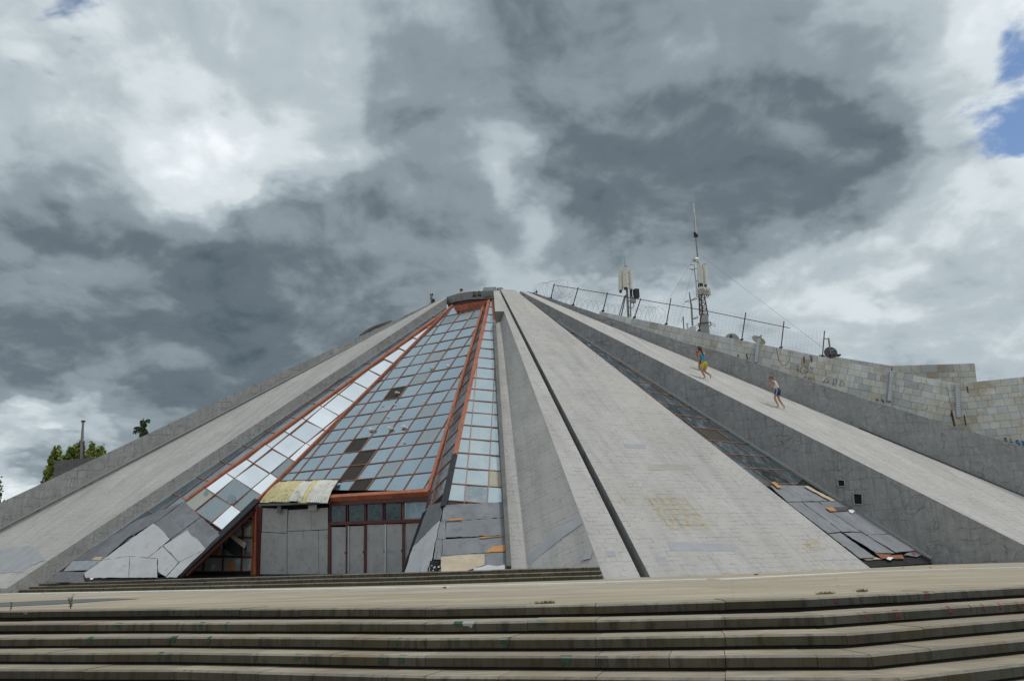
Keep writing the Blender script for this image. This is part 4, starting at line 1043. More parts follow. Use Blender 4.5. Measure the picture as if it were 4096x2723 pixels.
# ------------------------------------------------------------------ boards nailed over the lower glazing
_jr = random.Random(77)
def jag(pts, amp=1.3):                                # broken, hand-cut edges
    out = []
    for i in range(len(pts)):
        (x0, y0), (x1, y1) = pts[i], pts[(i + 1) % len(pts)]; L = math.hypot(x1 - x0, y1 - y0); n = int(L / 14); out.append((x0, y0))
        for k in range(1, n): t = (k + _jr.uniform(-.3, .3)) / n; a = _jr.gauss(0, amp * .55); out.append((x0 + (x1 - x0) * t - (y1 - y0) / L * a, y0 + (y1 - y0) * t + (x1 - x0) / L * a))
    return out
brd = lambda name, pts, pl, mat, off, t=.02: px_panel(name, jag(pts), pl, mat, off, t, pyr)
zA = lambda x, y: (x / 1.96, 1600 + y / 1.96)
def AA(*p): return [zA(*q) for q in p]
for pts, mt, off in ((AA((1442, 795), (1572, 912), (1337, 1086), (1212, 964)), 'board2', .06), (AA((1576, 916), (1730, 1045), (1610, 1165), (1340, 1088)), 'board2', .075),
                     (AA((800, 1250), (1135, 1010), (1205, 965), (1262, 1010), (1333, 1088), (1160, 1232), (1015, 1220)), 'pale', .095), (AA((1280, 1138), (1468, 1016), (1500, 1060), (1545, 1085), (1612, 1165), (1405, 1265)), 'pale', .11),
                     (AA((1165, 1234), (1275, 1142), (1402, 1265), (1300, 1380), (1242, 1345), (1237, 1240)), 'pale', .085), (AA((1410, 1268), (1608, 1168), (1382, 1388), (1300, 1388)), 'pale', .10),
                     (AA((1018, 1222), (1232, 1242), (1232, 1388), (1012, 1388)), 'pale', .115), (AA((662, 1352), (800, 1253), (1014, 1222), (1010, 1388), (668, 1390)), 'pale', .10)):
    brd('cladding_board', pts, PF1, mt, off)
for pts, mt, off in ((AA((1062, 942), (1428, 800), (1208, 962), (960, 1100)), 'board', .06), (AA((720, 1165), (1062, 945), (955, 1105), (800, 1160)), 'board', .07), (AA((560, 1258), (715, 1168), (1000, 1075), (800, 1250)), 'board', .08)):
    brd('cladding_board', pts, PS1, mt, off)
# crumpled galvanised sheet and grey box at the far left foot
p0 = PS1.hit(*zA(500, 1338), .15); p1 = PS1.hit(*zA(690, 1330), .12); p2 = PS1.hit(*zA(795, 1258), .2); p3 = PS1.hit(*zA(572, 1262), .25)
m_ = MB(); nn_ = 18
for i in range(nn_):
    for_t = [(i + k) / nn_ for k in (0, 1)]; L = lambda t, w: (p0 * (1 - t) + p3 * t) * (1 - w) + (p1 * (1 - t) + p2 * t) * w
    zz = [.045 if (i + k) % 2 else 0 for k in (0, 1)]
    m_.face([L(for_t[0], 0) + Z * zz[0], L(for_t[0], 1) + Z * zz[0], L(for_t[1], 1) + Z * zz[1], L(for_t[1], 0) + Z * zz[1]])
m_.build('corrugated_metal_sheet', M['galv'], pyr)
bq = [PF1.hit(*zA(x, y), .1) for x, y in ((432, 1345), (645, 1345), (655, 1425), (425, 1425))]
MB().prism(bq, A(0, -1, 0), .4).build('low_panel', M['board'], pyr)
brd('fallen_board', AA((715, 1252), (745, 1228), (805, 1226), (790, 1252)), PS1, 'bone', .14)
# right flank and strip boards
for pts, mt, off in ((C((1410, 866), (1478, 660), (1582, 560), (1530, 866)), 'pale', .05), (C((1532, 866), (1580, 556), (1687, 455), (1600, 866)), 'pale', .07), (C((1480, 655), (1600, 335), (1722, 300), (1690, 452), (1575, 560)), 'board', .03)):
    brd('cladding_board', pts, PF2, mt, off)
for i, (pts, mt) in enumerate(((C((1722, 332), (2205, 306), (2208, 428), (1700, 462)), 'board2'), (C((1692, 464), (1735, 460), (1735, 600), (1665, 600)), 'board2'), (C((1740, 460), (2208, 431), (2214, 568), (1738, 586)), 'board2'),
                               (C((1662, 603), (1708, 602), (1702, 758), (1640, 758)), 'board2'), (C((1712, 602), (2215, 572), (2218, 645), (2050, 705), (1880, 718), (1705, 727)), 'board2'), (C((1700, 730), (2225, 700), (2226, 855), (1700, 866)), 'board2'))):
    brd('cladding_board', pts, PS2, mt, .05 + .008 * i)
brd('bare_plywood', C((2045, 705), (2110, 655), (2160, 652), (2218, 632), (2220, 692)), PS2, 'wood', .115); brd('bare_plywood', C((2000, 585), (2215, 568), (2215, 574), (2005, 592)), PS2, 'wood', .12)
brd('bare_plywood', C((1745, 443), (1868, 437), (1865, 448), (1745, 452)), PS2, 'wood', .12)
brd('bent_beige_sheet', C((1697, 742), (1850, 722), (2038, 717), (2042, 800), (1955, 830), (1890, 852), (1698, 858)), PS2, 'bone', .16)
brd('torn_pale_sheet', C((1955, 828), (2070, 800), (2140, 812), (2200, 800), (2200, 852), (1955, 858)), PS2, 'pale', .18)
brd('dark_gap', C((1612, 770), (1696, 760), (1690, 862), (1590, 862)), PS2, 'void', .04)
rr = random.Random(9)
for i in range(9):
    x, y = rr.uniform(1610, 1690), rr.uniform(790, 855); s = rr.uniform(6, 14)
    brd('rubble_scrap', C((x, y), (x + s, y - s * .4), (x + s * 1.3, y + s * .5), (x + s * .3, y + s * .7)), PS2, rr.choice(['galv', 'dark', 'pale', 'slot']), .1 + .01 * i)
def EE(*p): return [zE(*q) for q in p]
for i, (pts, mt) in enumerate(((EE((1225, 300), (1460, 302), (1600, 396), (1335, 402)), 'board2'), (EE((1335, 406), (1425, 404), (1672, 588), (1592, 600)), 'board2'), (EE((1430, 404), (1528, 403), (1800, 588), (1682, 592)), 'board2'), (EE((1535, 402), (1640, 396), (1712, 400), (1770, 440), (1600, 455)), 'board'), (EE((1605, 460), (1772, 448), (1982, 603), (1830, 608)), 'board2'),
                               (EE((1594, 606), (1668, 596), (1892, 752), (1795, 756)), 'board2'), (EE((1690, 597), (1800, 594), (2012, 724), (1898, 724)), 'board2'), (EE((1838, 612), (1980, 607), (2140, 706), (2020, 720)), 'board2'))):
    brd('cladding_board', pts, PS3, mt, .06 + .012 * i)
brd('bare_plywood', EE((1235, 280), (1258, 276), (1302, 312), (1275, 315)), PS3, 'wood', .14); brd('bare_plywood', EE((1575, 437), (1622, 436), (1648, 460), (1606, 460)), PS3, 'wood', .17); brd('dark_gap', EE((1625, 436), (1700, 434), (1720, 456), (1650, 460)), PS3, 'dark', .165)
brd('bare_plywood', EE((1440, 305), (1465, 302), (1640, 395), (1615, 398)), PS3, 'bone', .13)
for pts, mt, off in ((EE((1885, 724), (1990, 734), (1960, 758), (1930, 758)), 'rustsheet', .10), (EE((1965, 758), (1972, 738), (2060, 735), (2070, 760)), 'rustsheet', .09), (EE((2070, 735), (2120, 708), (2180, 735), (2150, 748)), 'board', .08), (EE((1970, 748), (2005, 752), (1985, 768), (1960, 760)), 'chip', .14), (EE((1800, 752), (1890, 750), (1935, 762), (1830, 768)), 'bone', .05), (EE((2108, 712), (2128, 708), (2145, 735), (2130, 735)), 'redsm', .10)):
    brd('torn_sheet', pts, PS3, mt, off)
brd('sky_block_sheet', EE((1180, 280), (1480, 296), (2250, 790), (1850, 818)), PS3, 'void', -.03, .05)  # added dark sheets, stop sky showing between the boards
brd('sky_block_sheet', [(1790, 2035), (2030, 2026), (2038, 2305), (1718, 2305)], PS2, 'void', -.03, .05)
brd('sky_block_sheet', [(1745, 2005), (1792, 1960), (1730, 2305), (1600, 2305), (1690, 2050)], PF2, 'void', -.04, .05)
brd('dark_gap', EE((1800, 765), (2240, 745), (2235, 790), (1845, 812)), PS3, 'void', .0, .05)
brd('plaster_blob', EE((1722, 452), (1750, 450), (1762, 462), (1745, 474), (1726, 466)), PS3, 'chip', .16)
# paint patches on the ribs
for pts, mt, pl in ((EE((300, 36), (440, 40), (450, 70), (318, 64)), 'patch', PR1), (EE((460, 168), (715, 166), (722, 200), (468, 203)), 'patch_w', PR1), (EE((580, 655), (985, 668), (1008, 712), (605, 708)), 'patch', PR1), (EE((505, 752), (570, 752), (592, 798), (530, 798)), 'patch', PR1), (EE((190, 708), (250, 710), (258, 748), (195, 742)), 'patch', PR1)):
    px_panel('paint_patch', pts, pl, mt, .006, .008, pyr)
mid_ = lambda s_, t_: (bank[0] * (1 - s_) + bank[1] * s_) * (1 - t_) + (bank[3] * (1 - s_) + bank[2] * s_) * t_
PBk = plane3(mid_(.5, .95), mid_(.5, .7), mid_(.2, .85))
px_panel('paint_patch', jag([(2106, 2232), (2150, 2185), (2262, 2092), (2322, 2066), (2330, 2092), (2262, 2140), (2170, 2212), (2118, 2258)]), PBk, 'patch', .02, .015, pyr)
px_panel('paint_patch', jag([(2335, 2215), (2370, 2205), (2362, 2232), (2328, 2240)]), PBk, 'patch', .03, .015, pyr)
PLt = plane3(tl, elx, elrx)
px_panel('paint_patch', jag([(-20, 2202), (60, 2188), (125, 2182), (160, 2215), (178, 2240), (120, 2262), (95, 2285), (-20, 2292)], 2.5), PLt, 'patch', .008, .01, pyr)
# plaster chips lying on the front glazing: things of their own
CHIPL = ['white plaster chip, left one of the pair above the upper dark screened pane', 'white plaster chip, right one of the pair above the upper dark screened pane', 'large plaster chip on the mullion right of the upper dark screened pane', 'flat plaster chip second to the right of the upper dark screened pane', 'small plaster fragment farthest right in the row above the dark screened panes',
 'plaster chip at the left foot of the lone dark pane high on the glazing', 'plaster chip at the right foot of the lone dark pane high on the glazing', 'left plaster chip of the upper row, near the right of the front glazing', 'plaster chip touching the left chip of the upper row', 'squarish plaster chip at the right of the upper row on the front glazing',
 'lone plaster chip in the middle rows close to the right edge beam', 'tiny plaster chip in the middle rows near the left edge beam', 'tiny plaster chip in the middle rows at the centre of the glazing', 'plaster chip low in the middle, two panes above the dark screens', 'tiniest plaster speck beside the low middle chip',
 'plaster chip on the pane right of the two stacked dark screens', 'small plaster chip just below a cracked pane in the upper middle', 'plaster chip against the right edge beam near the top']
rr = random.Random(21)
for i, (x, y, s) in enumerate(((1385, 893, 14), (1402, 893, 12), (1510, 884, 14), (1590, 877, 13), (1612, 880, 6), (1548, 660, 9), (1560, 660, 7), (1760, 506, 9), (1775, 503, 8), (1868, 493, 11), (1723, 715, 7), (1455, 738, 6), (1535, 733, 5), (1490, 808, 7), (1575, 802, 4), (1590, 968, 6), (1713, 578, 6), (1983, 420, 7))):
    c = PM.hit(*zB(x, y), .05); w = s * .016 * Q; m_ = MB()
    lo = [c + hM * w * a * rr.uniform(.7, 1.2) + vM * w * b * rr.uniform(.5, 1.0) for a, b in ((-.8, -.5), (.7, -.6), (1, .3), (.1, .8), (-.9, .4))]
    m_.hexa(lo, [p + PM.n * w * rr.uniform(.35, .8) - (p - c) * .3 for p in lo]); o = m_.build('plaster_chip', M['chip'])
    tag(o, CHIPL[i], 'plaster chip', 'plaster chips on the front glazing')

# ------------------------------------------------------------------ marble clad walls behind the right ribs
zF = lambda x, y: (2900 + x / 1.96, 1200 + y / 1.96)
def hide(p):                                          # height of the grey rib wall in front of p, seen from the eye
    d = p - EYE; t = np.dot(PW3.p - EYE, PW3.n) / np.dot(d, PW3.n); q = EYE + d * t; i_ = 0
    xs_ = [w[0] for w in w3t]; zs_ = [w[2] for w in w3t]
    return -99 if t > 1 else EYE[2] + (np.interp(q[0], xs_, zs_) - EYE[2]) / t
def tiled_wall(name, label, pl, top, bot_drop, tw, th, skew_dir, thick=.5, seed=1, cap=False):
    """top: 3-D polyline of the upper edge; tiles laid in courses parallel to it"""
    root = empty(name, (*top[0][:2], 0), label, 'wall', 'marble clad wing walls')
    rr = random.Random(seed)
    a, b = top[0], top[-1]; h = unit(b - a); n = pl.n; dn = unit(np.cross(h, n)); dn = dn if dn[2] < 0 else -dn
    L = np.linalg.norm(b - a)
    MB().prism([a, b, b + dn * bot_drop, a + dn * bot_drop], n, thick).build('wall_core', M['grout'], root)
    y = 0.0; tiles = []
    while y < bot_drop:
        hh = th * rr.choice([1, 1, 1, .7]); x = -rr.uniform(0, tw)
        while x < L:
            w = tw * rr.choice([1, 1, 1, 1.6, .6]); x0, x1 = max(0, x), min(L, x + w); x += w
            if x1 - x0 < .05: continue
            g = .008; o_ = .03 + rr.uniform(0, .014)
            q = [a + h * (x0 + g) + dn * (y + g), a + h * (x1 - g) + dn * (y + g), a + h * (x1 - g) + dn * (min(bot_drop, y + hh) - g), a + h * (x0 + g) + dn * (min(bot_drop, y + hh) - g)]
            tiles.append([p + n * o_ for p in q])
        y += hh
    # tiles hidden behind the grey rib count last; the nearest ones are pieces of their own
    seen = lambda q: 0 if (np.mean(q, 0)[2] > hide(np.mean(q, 0))) else 1
    tiles.sort(key=lambda q: (seen(q), np.linalg.norm(np.mean(q, 0) - EYE)))
    for q in tiles[:280]: MB().prism(q, n, .03).build('marble_tile', M['marble'], root)
    if tiles[280:]:
        m_ = MB()
        for q in tiles[280:]: m_.prism(q, n, .03)
        tag(m_.build('marble_tiles', M['marble'], root), kind='stuff')
    return root
nW = PW3.n
PM1 = Plane(PW3.p - nW * 2.2, nW)
ta, tb = PM1.hit(2400, 1246), PM1.hit(3586, 1487)
w1 = tiled_wall('marble_wall', 'long stained marble wall under the wire fence, running down behind the grey rib', PM1, [ta, tb], 5.2, .52, .45, None, seed=1)
tc_ = PM1.hit(3586, 1487); dr = unit(A(nW[1], -nW[0], 0)); dr = dr if dr[0] > 0 else -dr
rotz = lambda v, a: A(v[0] * math.cos(a) - v[1] * math.sin(a), v[0] * math.sin(a) + v[1] * math.cos(a), v[2])
n2 = rotz(nW, math.radians(-14)); PM2 = Plane(tb, n2); te = PM2.hit(3829, 1534)
tiled_wall('marble_wall', 'short marble wall between the two grey corrugated downpipes', PM2, [tb + (te - tb) * .005, te - (te - tb) * .002], 7.0, .54, .46, None, seed=2)
n3 = rotz(nW, math.radians(40)); n3 = n3 if n3 @ (EYE - te) > 0 else -n3; n3 = unit(A(-.25, -1, 0)); PM3 = Plane(te, n3); tf = PM3.hit(4096, 1507); tf = tf + (tf - te) * .35
tiled_wall('marble_wall', 'marble wall at the right edge with rust streaks and blue lettering', PM3, [te - (tf - te) * .12, tf], 8.0, .62, .48, None, seed=3)
PM4 = Plane(tb - nW * 6, nW); q0, q1 = PM4.hit(3280, 1417), PM4.hit(3566, 1463)
tiled_wall('marble_wall', 'low pale marble wall top showing behind the long stained wall', PM4, [q0, q1], 3.0, .6, .9, None, seed=4)
n5 = unit(A(-.25, -1, 0)); PM5 = Plane(q1, n5); q2 = PM5.hit(3898, 1453)
tiled_wall('marble_wall', 'highest marble wall end with a vertical right corner against the sky', PM5, [q1 + (q2 - q1) * .003, q2], 5.0, .7, .6, None, seed=5, thick=1.2)
# corrugated downpipes: things fixed to the wall
def downpipe(x0, y0, x1, y1, pl, w, label):
    a, b = pl.hit(x0, y0, .16), pl.hit(x1, y1, .16); m_ = MB(); L = np.linalg.norm(b - a); k = int(L / .16); pts = []; rr_ = []
    for i in range(k * 2 + 1): pts.append(a + (b - a) * i / (k * 2)); rr_.append(w * (1.0 if i % 2 else .86))
    m_.tube(pts, rr_, 8); tag(m_.build('downpipe', M['galv']), label, 'downpipe', 'corrugated downpipes on the marble walls')
downpipe(3035, 1357, 3022, 1450, PM1, .15, 'ribbed grey downpipe on the long marble wall near the white dish')
downpipe(3567, 1485, 3556, 1605, PM1, .17, 'ribbed grey downpipe at the bend between two marble walls')
downpipe(3828, 1536, 3834, 1670, PM2, .18, 'ribbed grey downpipe in the inner corner beside the right edge wall')
# rust stains and brackets
for lb, (pl, x0, y0, x1, y1) in zip(('rusty iron bar high on the wall at the right edge', 'rusty iron stub low on the wall at the right edge, with a rust streak', 'longer rusty stub left of the first downpipe', 'short dark stub farthest left of the first downpipe', 'left one of two dark stubs above the red lettering', 'right one of two dark stubs above the red lettering', 'left one of two black stubs left of the downpipe at the bend', 'right, crooked one of two black stubs left of the downpipe at the bend'), ((PM3, 3868, 1545, 3872, 1570), (PM3, 3857, 1660, 3864, 1700), (PM1, 2986, 1415, 2990, 1437), (PM1, 2952, 1418, 2954, 1426), (PM1, 3215, 1425, 3217, 1450), (PM1, 3243, 1422, 3247, 1447), (PM1, 3508, 1594, 3510, 1602), (PM1, 3528, 1597, 3534, 1609))):
    tag(MB().tube([pl.hit(x0, y0, .08), pl.hit(x1, y1, .08)], .035, 5).build('iron_bracket', M['rust']), lb, 'bracket', 'iron stubs on the marble walls')
zg = lambda x, y: (3150 + x / 5.8975, 1420 + y / 5.8975)
def gr(x, y): return PM1.hit(*zg(x, y), .062)
arc = lambda cx, cy, rx, ry, a0, a1, n=8: [(cx + rx * math.cos(math.radians(a)), cy + ry * math.sin(math.radians(a))) for a in np.linspace(a0, a1, n)]
red_strokes = [arc(250, 280, 35, 18, 180, 340), [(245, 318), (243, 370)], [(233, 320), (262, 318)], [(235, 370), (270, 366)], arc(390, 350, 95, 85, 0, 350, 16), [(385, 345), (400, 350), (395, 365), (380, 362)], [(543, 285), (583, 340), (613, 285)], [(580, 340), (578, 430)],
               arc(415, 545, 42, 42, 180, 350), [(490, 575), (515, 510), (545, 580), (580, 520)], [(637, 530), (622, 590)], [(820, 655), (945, 520), (965, 645)], [(845, 618), (965, 642)], [(1060, 730), (1095, 570)], arc(1120, 620, 48, 50, -90, 80), [(1095, 660), (1115, 745)], [(1230, 710), (1262, 612)], arc(1275, 665, 60, 60, -100, 60), [(1230, 725), (1275, 728)]]
ink(red_strokes, gr, M['inkred'], .013, w1)
w3root = [o for o in COL.objects if o.name == 'marble_wall.002'][0]
zb = lambda x, y: (3850 + x / 4.61, 1480 + y / 4.61)
def gb(x, y): return PM3.hit(*zb(x, y), .07)
ink([[(775, 1255), (800, 1290), (795, 1240)], [(800, 1290), (815, 1315)], [(888, 1270), (892, 1282)], [(900, 1310), (905, 1335)], [(1035, 1295), (995, 1300), (990, 1330), (1050, 1350), (1055, 1385)], [(1095, 1310), (1135, 1320), (1120, 1350), (1125, 1390)]], gb, M['inkblue'], .05, w3root)
m_ = MB(); m_.tube([PM1.hit(*p, .05) for p in ((3105, 1391), (3115, 1440), (3130, 1462), (3150, 1455), (3160, 1430), (3162, 1400))], .02, 5); tag(m_.build('hanging_cable', M['wood']), 'thin orange cable looping down over the marble wall', 'cable')
# vertical slab wall and tank room far left
wq = [aty(x, y, 70 * Q) for x, y in ((219, 1843), (412, 1825), (412, 1990), (210, 1990))]
o = MB().prism(wq, A(0, -1, 0), 6).build('tiled_wall', M['tilew'], uv=(wq[3], A(1, 0, 0), Z)); tag(o, 'grey tiled wall block standing behind the left silhouette of the pyramid', 'wall')

# ------------------------------------------------------------------ fence with razor wire on the marble wall
fence = empty('wire_fence', (*ta[:2], ta[2]), 'rusty post and wire mesh fence along the top of the marble wall', 'fence')
PF = Plane(PW3.p - nW * 2.5, nW)
posts = [((2203, 1194), (2217, 1135)), ((2292, 1221), (2313, 1149)), ((2412, 1245), (2430, 1170)), ((2538, 1271), (2563, 1194)), ((2665, 1297), (2684, 1193)), ((2796, 1323), (2811, 1225)), ((2967, 1359), (2983, 1250)), ((3124, 1391), (3136, 1285)), ((3290, 1425), (3298, 1323))]
for b, t in posts:
    bp = PF.hit(*b); tpp = PF.hit(*t); MB().tube([bp - (tpp - bp) * .05, tpp], .038, 6).build('fence_post', M['rust'], fence)
    MB().box(bp + Z * .03, .22, .22, .06).build('post_foot', M['rust'], fence)
rail = [PF.hit(*q) for q in ((2216, 1140), (2430, 1175), (2563, 1198), (2810, 1240), (2983, 1276), (3136, 1307), (3159, 1312))]
MB().tube(rail, .026, 6).build('fence_rail', M['rust'], fence)
m_ = MB()
for (b0, t0), (b1, t1) in zip(posts[:-1], posts[1:]):
    p = [PF.hit(*q) for q in (b0, b1, t1, t0)]
    nx = max(3, int(np.linalg.norm(p[1] - p[0]) / .24)); ny = 9
    for i in range(1, nx): s = i / nx; m_.tube([p[0] * (1 - s) + p[1] * s, p[3] * (1 - s) + p[2] * s], .003, 3, cap=False)
    for j in range(1, ny + 1): s = j / (ny + 1); m_.tube([p[0] * (1 - s) + p[3] * s, p[1] * (1 - s) + p[2] * s], .003, 3, cap=False)
tag(m_.build('wire_mesh', M['pole'], fence), kind='stuff')
def coil(px0, px1, r, n, seed):
    a, b = PF.hit(*px0, .2), PF.hit(*px1, .2); rr = random.Random(seed); pts = []; d = unit(b - a); up = unit(Z - d * d[2]); sd = np.cross(d, up)
    for i in range(n * 12 + 1):
        t = i / (n * 12); th = 2 * math.pi * i / 12; r2 = r * rr.uniform(.85, 1.12)
        pts.append(a + (b - a) * t + (up * math.sin(th) + d * math.cos(th) * .9 + sd * math.sin(th + 1) * .3) * r2)
    MB().tube(pts, .009, 3).build('razor_wire', M['pole'], fence)
coil((2160, 1172), (2225, 1160), .75, 5, 1); coil((2215, 1205), (2560, 1262), .55, 16, 2); coil((2560, 1258), (2640, 1270), .7, 5, 3); coil((2230, 1145), (2268, 1150), .55, 2, 4)
MB().tube([PF.hit(2133, 1172), PF.hit(2152, 1166)], .04, 5).build('fence_rail', M['rust'], fence); MB().tube([PF.hit(2148, 1178), PF.hit(2145, 1160)], .04, 5).build('fence_post', M['rust'], fence)

# ------------------------------------------------------------------ masts, antennas, dishes
zH = lambda x, y: (2400 + x / 2.6133, 800 + y / 2.6133)
def depth_at(px, py, back): return PM1.hit(px, py)[1] + back
Y1 = depth_at(2500, 1266, 1.5); p1 = lambda x, y, b=0.0: aty(*zH(x, y), Y1 + b)
mast = empty('cell_mast', p1(285, 1225), 'grey pole mast with three cream panel antennas and a square dark box', 'antenna mast')
def part(m_, name, mat, root, smooth=False): return m_.build(name, M[mat], root, smooth=smooth)
part(MB().tube([p1(297, 1225), p1(282, 930), p1(272, 690)], .09, 8), 'mast_pole', 'pole', mast)
part(MB().tube([p1(258, 700), p1(258, 604)], .015, 4), 'whip_aerial', 'pole', mast)
for i in range(9): part(MB().tube([p1(296 - i * 2 - 14, 1200 - i * 30), p1(296 - i * 2 + 14, 1200 - i * 30)], .02, 4), 'climbing_step', 'dark', mast)
part(MB().tube([p1(222, 1215), p1(268, 995), p1(290, 990, .5)], .05, 6), 'stay_tube', 'pole', mast); part(MB().tube([p1(200, 1205), p1(258, 1000)], .04, 6), 'stay_tube', 'pole', mast)
part(MB().tube([p1(322, 1225), p1(315, 950)], .05, 6), 'side_pole', 'pole', mast)
def panel(c0, c1, w, d, root, yaw=0, mat='cream', name='panel_antenna'):
    a, b = np.array(c0), np.array(c1); ax = unit(b - a); y = math.radians(yaw); n = A(math.sin(y), -math.cos(y), 0); s = unit(np.cross(ax, n)); n = np.cross(s, ax)
    n = n if n[1] < 0 else -n
    r = [(-w / 2, -d / 2), (-w / 2, d * .25), (-w * .28, d / 2), (w * .28, d / 2), (w / 2, d * .25), (w / 2, -d / 2)]
    m_ = MB(); m_.hexa([a + s * x + n * z for x, z in r], [b + s * x + n * z for x, z in r]); o = m_.build(name, M[mat], root)
    m_ = MB(); m_.hexa([a - ax * .18 + s * x * .6 + n * z * .5 for x, z in r], [a + s * x * .6 + n * z * .5 for x, z in r]); m_.build('cable_socket', M['dark'], o)
panel(p1(266, 915, -.35), p1(262, 705, -.35), .36, .22, mast, 0); panel(p1(215, 945, -.1), p1(210, 738, -.1), .34, .2, mast, -50); panel(p1(325, 935, -.1), p1(318, 735, -.1), .30, .2, mast, 45)
for y in (760, 880): part(MB().tube([p1(215, y), p1(262, y - 5, -.2), p1(322, y)], .04, 5), 'antenna_bracket', 'dark', mast)
part(MB().box(p1(380, 978, -.2), .34, .4, .66, 10), 'square_box', 'dark', mast); part(MB().box(p1(393, 982, -.05), .16, .4, .66, 10), 'square_box', 'cream', mast)
part(MB().box(p1(345, 1045), .4, .3, .42), 'radio_unit', 'conc', mast); part(MB().box(p1(328, 985), .14, .2, .6), 'radio_unit', 'dark', mast)
part(MB().tube([p1(315, 940), p1(345, 935), p1(350, 1000)], .03, 5), 'antenna_bracket', 'dark', mast); part(MB().tube([p1(350, 1070), p1(355, 1110), p1(330, 1130), p1(300, 1120)], .03, 5), 'cable', 'dark', mast)
part(MB().tube([p1(285, 1060), p1(345, 1050)], .035, 5), 'antenna_bracket', 'pole', mast)

Y2 = depth_at(2830, 1335, 3.0); p2 = lambda x, y, b=0.0: aty(*zH(x, y), Y2 + b)
tower = empty('lattice_mast', p2(1090, 1400), 'tall rusty lattice mast with slim cream antennas on a concrete pedestal', 'antenna mast')
b0, b1 = p2(1030, 1420), p2(1160, 1420); t0, t1 = p2(1033, 1206), p2(1140, 1206); bw = np.linalg.norm(b1 - b0); tw_ = np.linalg.norm(t1 - t0)
def sqring(c, w, rot=.5): return [c + A(math.cos(a + rot) * w * .7071, math.sin(a + rot) * w * .7071, 0) for a in (0, math.pi / 2, math.pi, 3 * math.pi / 2)]
cb2, ct2 = (b0 + b1) / 2, (t0 + t1) / 2
MB().hexa(sqring(cb2, bw * .78), sqring(ct2, tw_ * .78)).build('pedestal', M['conc'], tower)
ck = p2(1095, 1300)
for i in range(4):
    r_ = sqring(ck, bw * .95); MB().bar(r_[i], r_[(i + 1) % 4], .06, .05, Z).build('spike_collar', M['rust'], tower)
    for s in (.2, .5, .8): q = r_[i] * (1 - s) + r_[(i + 1) % 4] * s; MB().tube([q, q + unit(q - ck) * .4 - Z * .18], .012, 4).build('spike', M['rust'], tower)
lt = p2(1012, 600); lc_b = ct2; lc_t = p2(1030, 700); wb, wt = tw_ * .78, tw_ * .17
NL = 9; rings = [sqring(lc_b * (1 - i / NL) + lc_t * i / NL, wb * (1 - i / NL) + wt * i / NL) for i in range(NL + 1)]
for j in range(4): part(MB().tube([r[j] for r in rings], .04, 5), 'mast_leg', 'rust', tower)
for i in range(NL):
    m_ = MB()
    for j in range(4):
        m_.tube([rings[i][j], rings[i + 1][(j + 1) % 4]], .02, 4); m_.tube([rings[i][(j + 1) % 4], rings[i + 1][j]], .02, 4); m_.tube([rings[i][j], rings[i][(j + 1) % 4]], .02, 4)
    part(m_, 'lattice_brace', 'rust', tower)
part(MB().tube([p2(1075, 1210), p2(1055, 990), p2(1020, 600), p2(1000, 385)], [.06, .06, .055, .05], 7), 'mast_pole', 'pole', tower)
part(MB().tube([p2(1009, 385), p2(994, 210), p2(977, 35)], [.055, .05, .05], 7), 'top_pole', 'cream', tower); part(MB().tube([p2(992, 345), p2(986, 215), p2(981, 135)], .018, 5), 'whip_aerial', 'pole', tower)
for q in ((990, 350), (1003, 365), (992, 378), (1012, 378)): part(MB().box(p2(*q), .16, .16, .16), 'pole_clamp', 'dark', tower)
for y in (500, 525, 560): part(MB().tube([p2(1010, y), p2(1024, y - 4)], .02, 4), 'climbing_step', 'dark', tower)
panel(p2(1055, 872, -.4), p2(1038, 668, -.4), .34, .22, tower, 15); panel(p2(1106, 888, -.2), p2(1092, 690, -.2), .30, .22, tower, 50); panel(p2(1092, 880, 0), p2(1080, 692, 0), .12, .1, tower, 50, 'pole')
for q, w in (((1033, 955), .34), ((1068, 945), .5), ((1112, 957), .5), ((1130, 962), .3)):
    bx_ = part(MB().box(p2(*q, -.3), w, .3, .5, 12), 'radio_unit', 'cream', tower); part(MB().box(p2(*q, -.47), w * .6, .02, .3, 12), 'vent_grille', 'conc', bx_)
    part(MB().tube([p2(q[0], q[1] + 18, -.3), p2(q[0] + 3, q[1] + 45, -.2), p2(q[0] - 12, q[1] + 62, 0)], .03, 4), 'cable', 'dark', tower)
# round drum antenna, outrigger poles and small cameras
def disc(c, n, r, d, mat, name, root, seg=14):
    n = unit(n); return part(MB().tube([c, c + n * d], [r, r * .8], seg), name, mat, root)
disc(p2(1018, 627, -.2), A(-1, -.5, 0), .20, .3, 'white', 'drum_antenna', tower); disc(p2(990, 630, -.35), A(-1, -.5, 0), .14, .12, 'conc', 'drum_antenna', tower)
part(MB().tube([p2(1012, 1015), p2(1003, 845), p2(988, 745), p2(985, 677), p2(942, 677)], .03, 5), 'outrigger', 'pole', tower)
for y0, x0, x1 in ((718, 988, 1020), (845, 1003, 1018), (968, 1008, 1020)): part(MB().tube([p2(x0, y0), p2(x1, y0)], .025, 4), 'outrigger_arm', 'pole', tower)
part(MB().tube([p2(1070, 712), p2(1070, 672), p2(1112, 671)], .03, 5), 'outrigger', 'pole', tower); part(MB().tube([p2(1060, 716), p2(1090, 716)], .03, 5), 'outrigger_arm', 'pole', tower)
cm = part(MB().tube([p2(935, 718, -.1), p2(975, 724)], .08, 8), 'security_camera', 'white', tower); part(MB().tube([p2(975, 726), p2(990, 745)], .03, 4), 'camera_arm', 'white', cm)
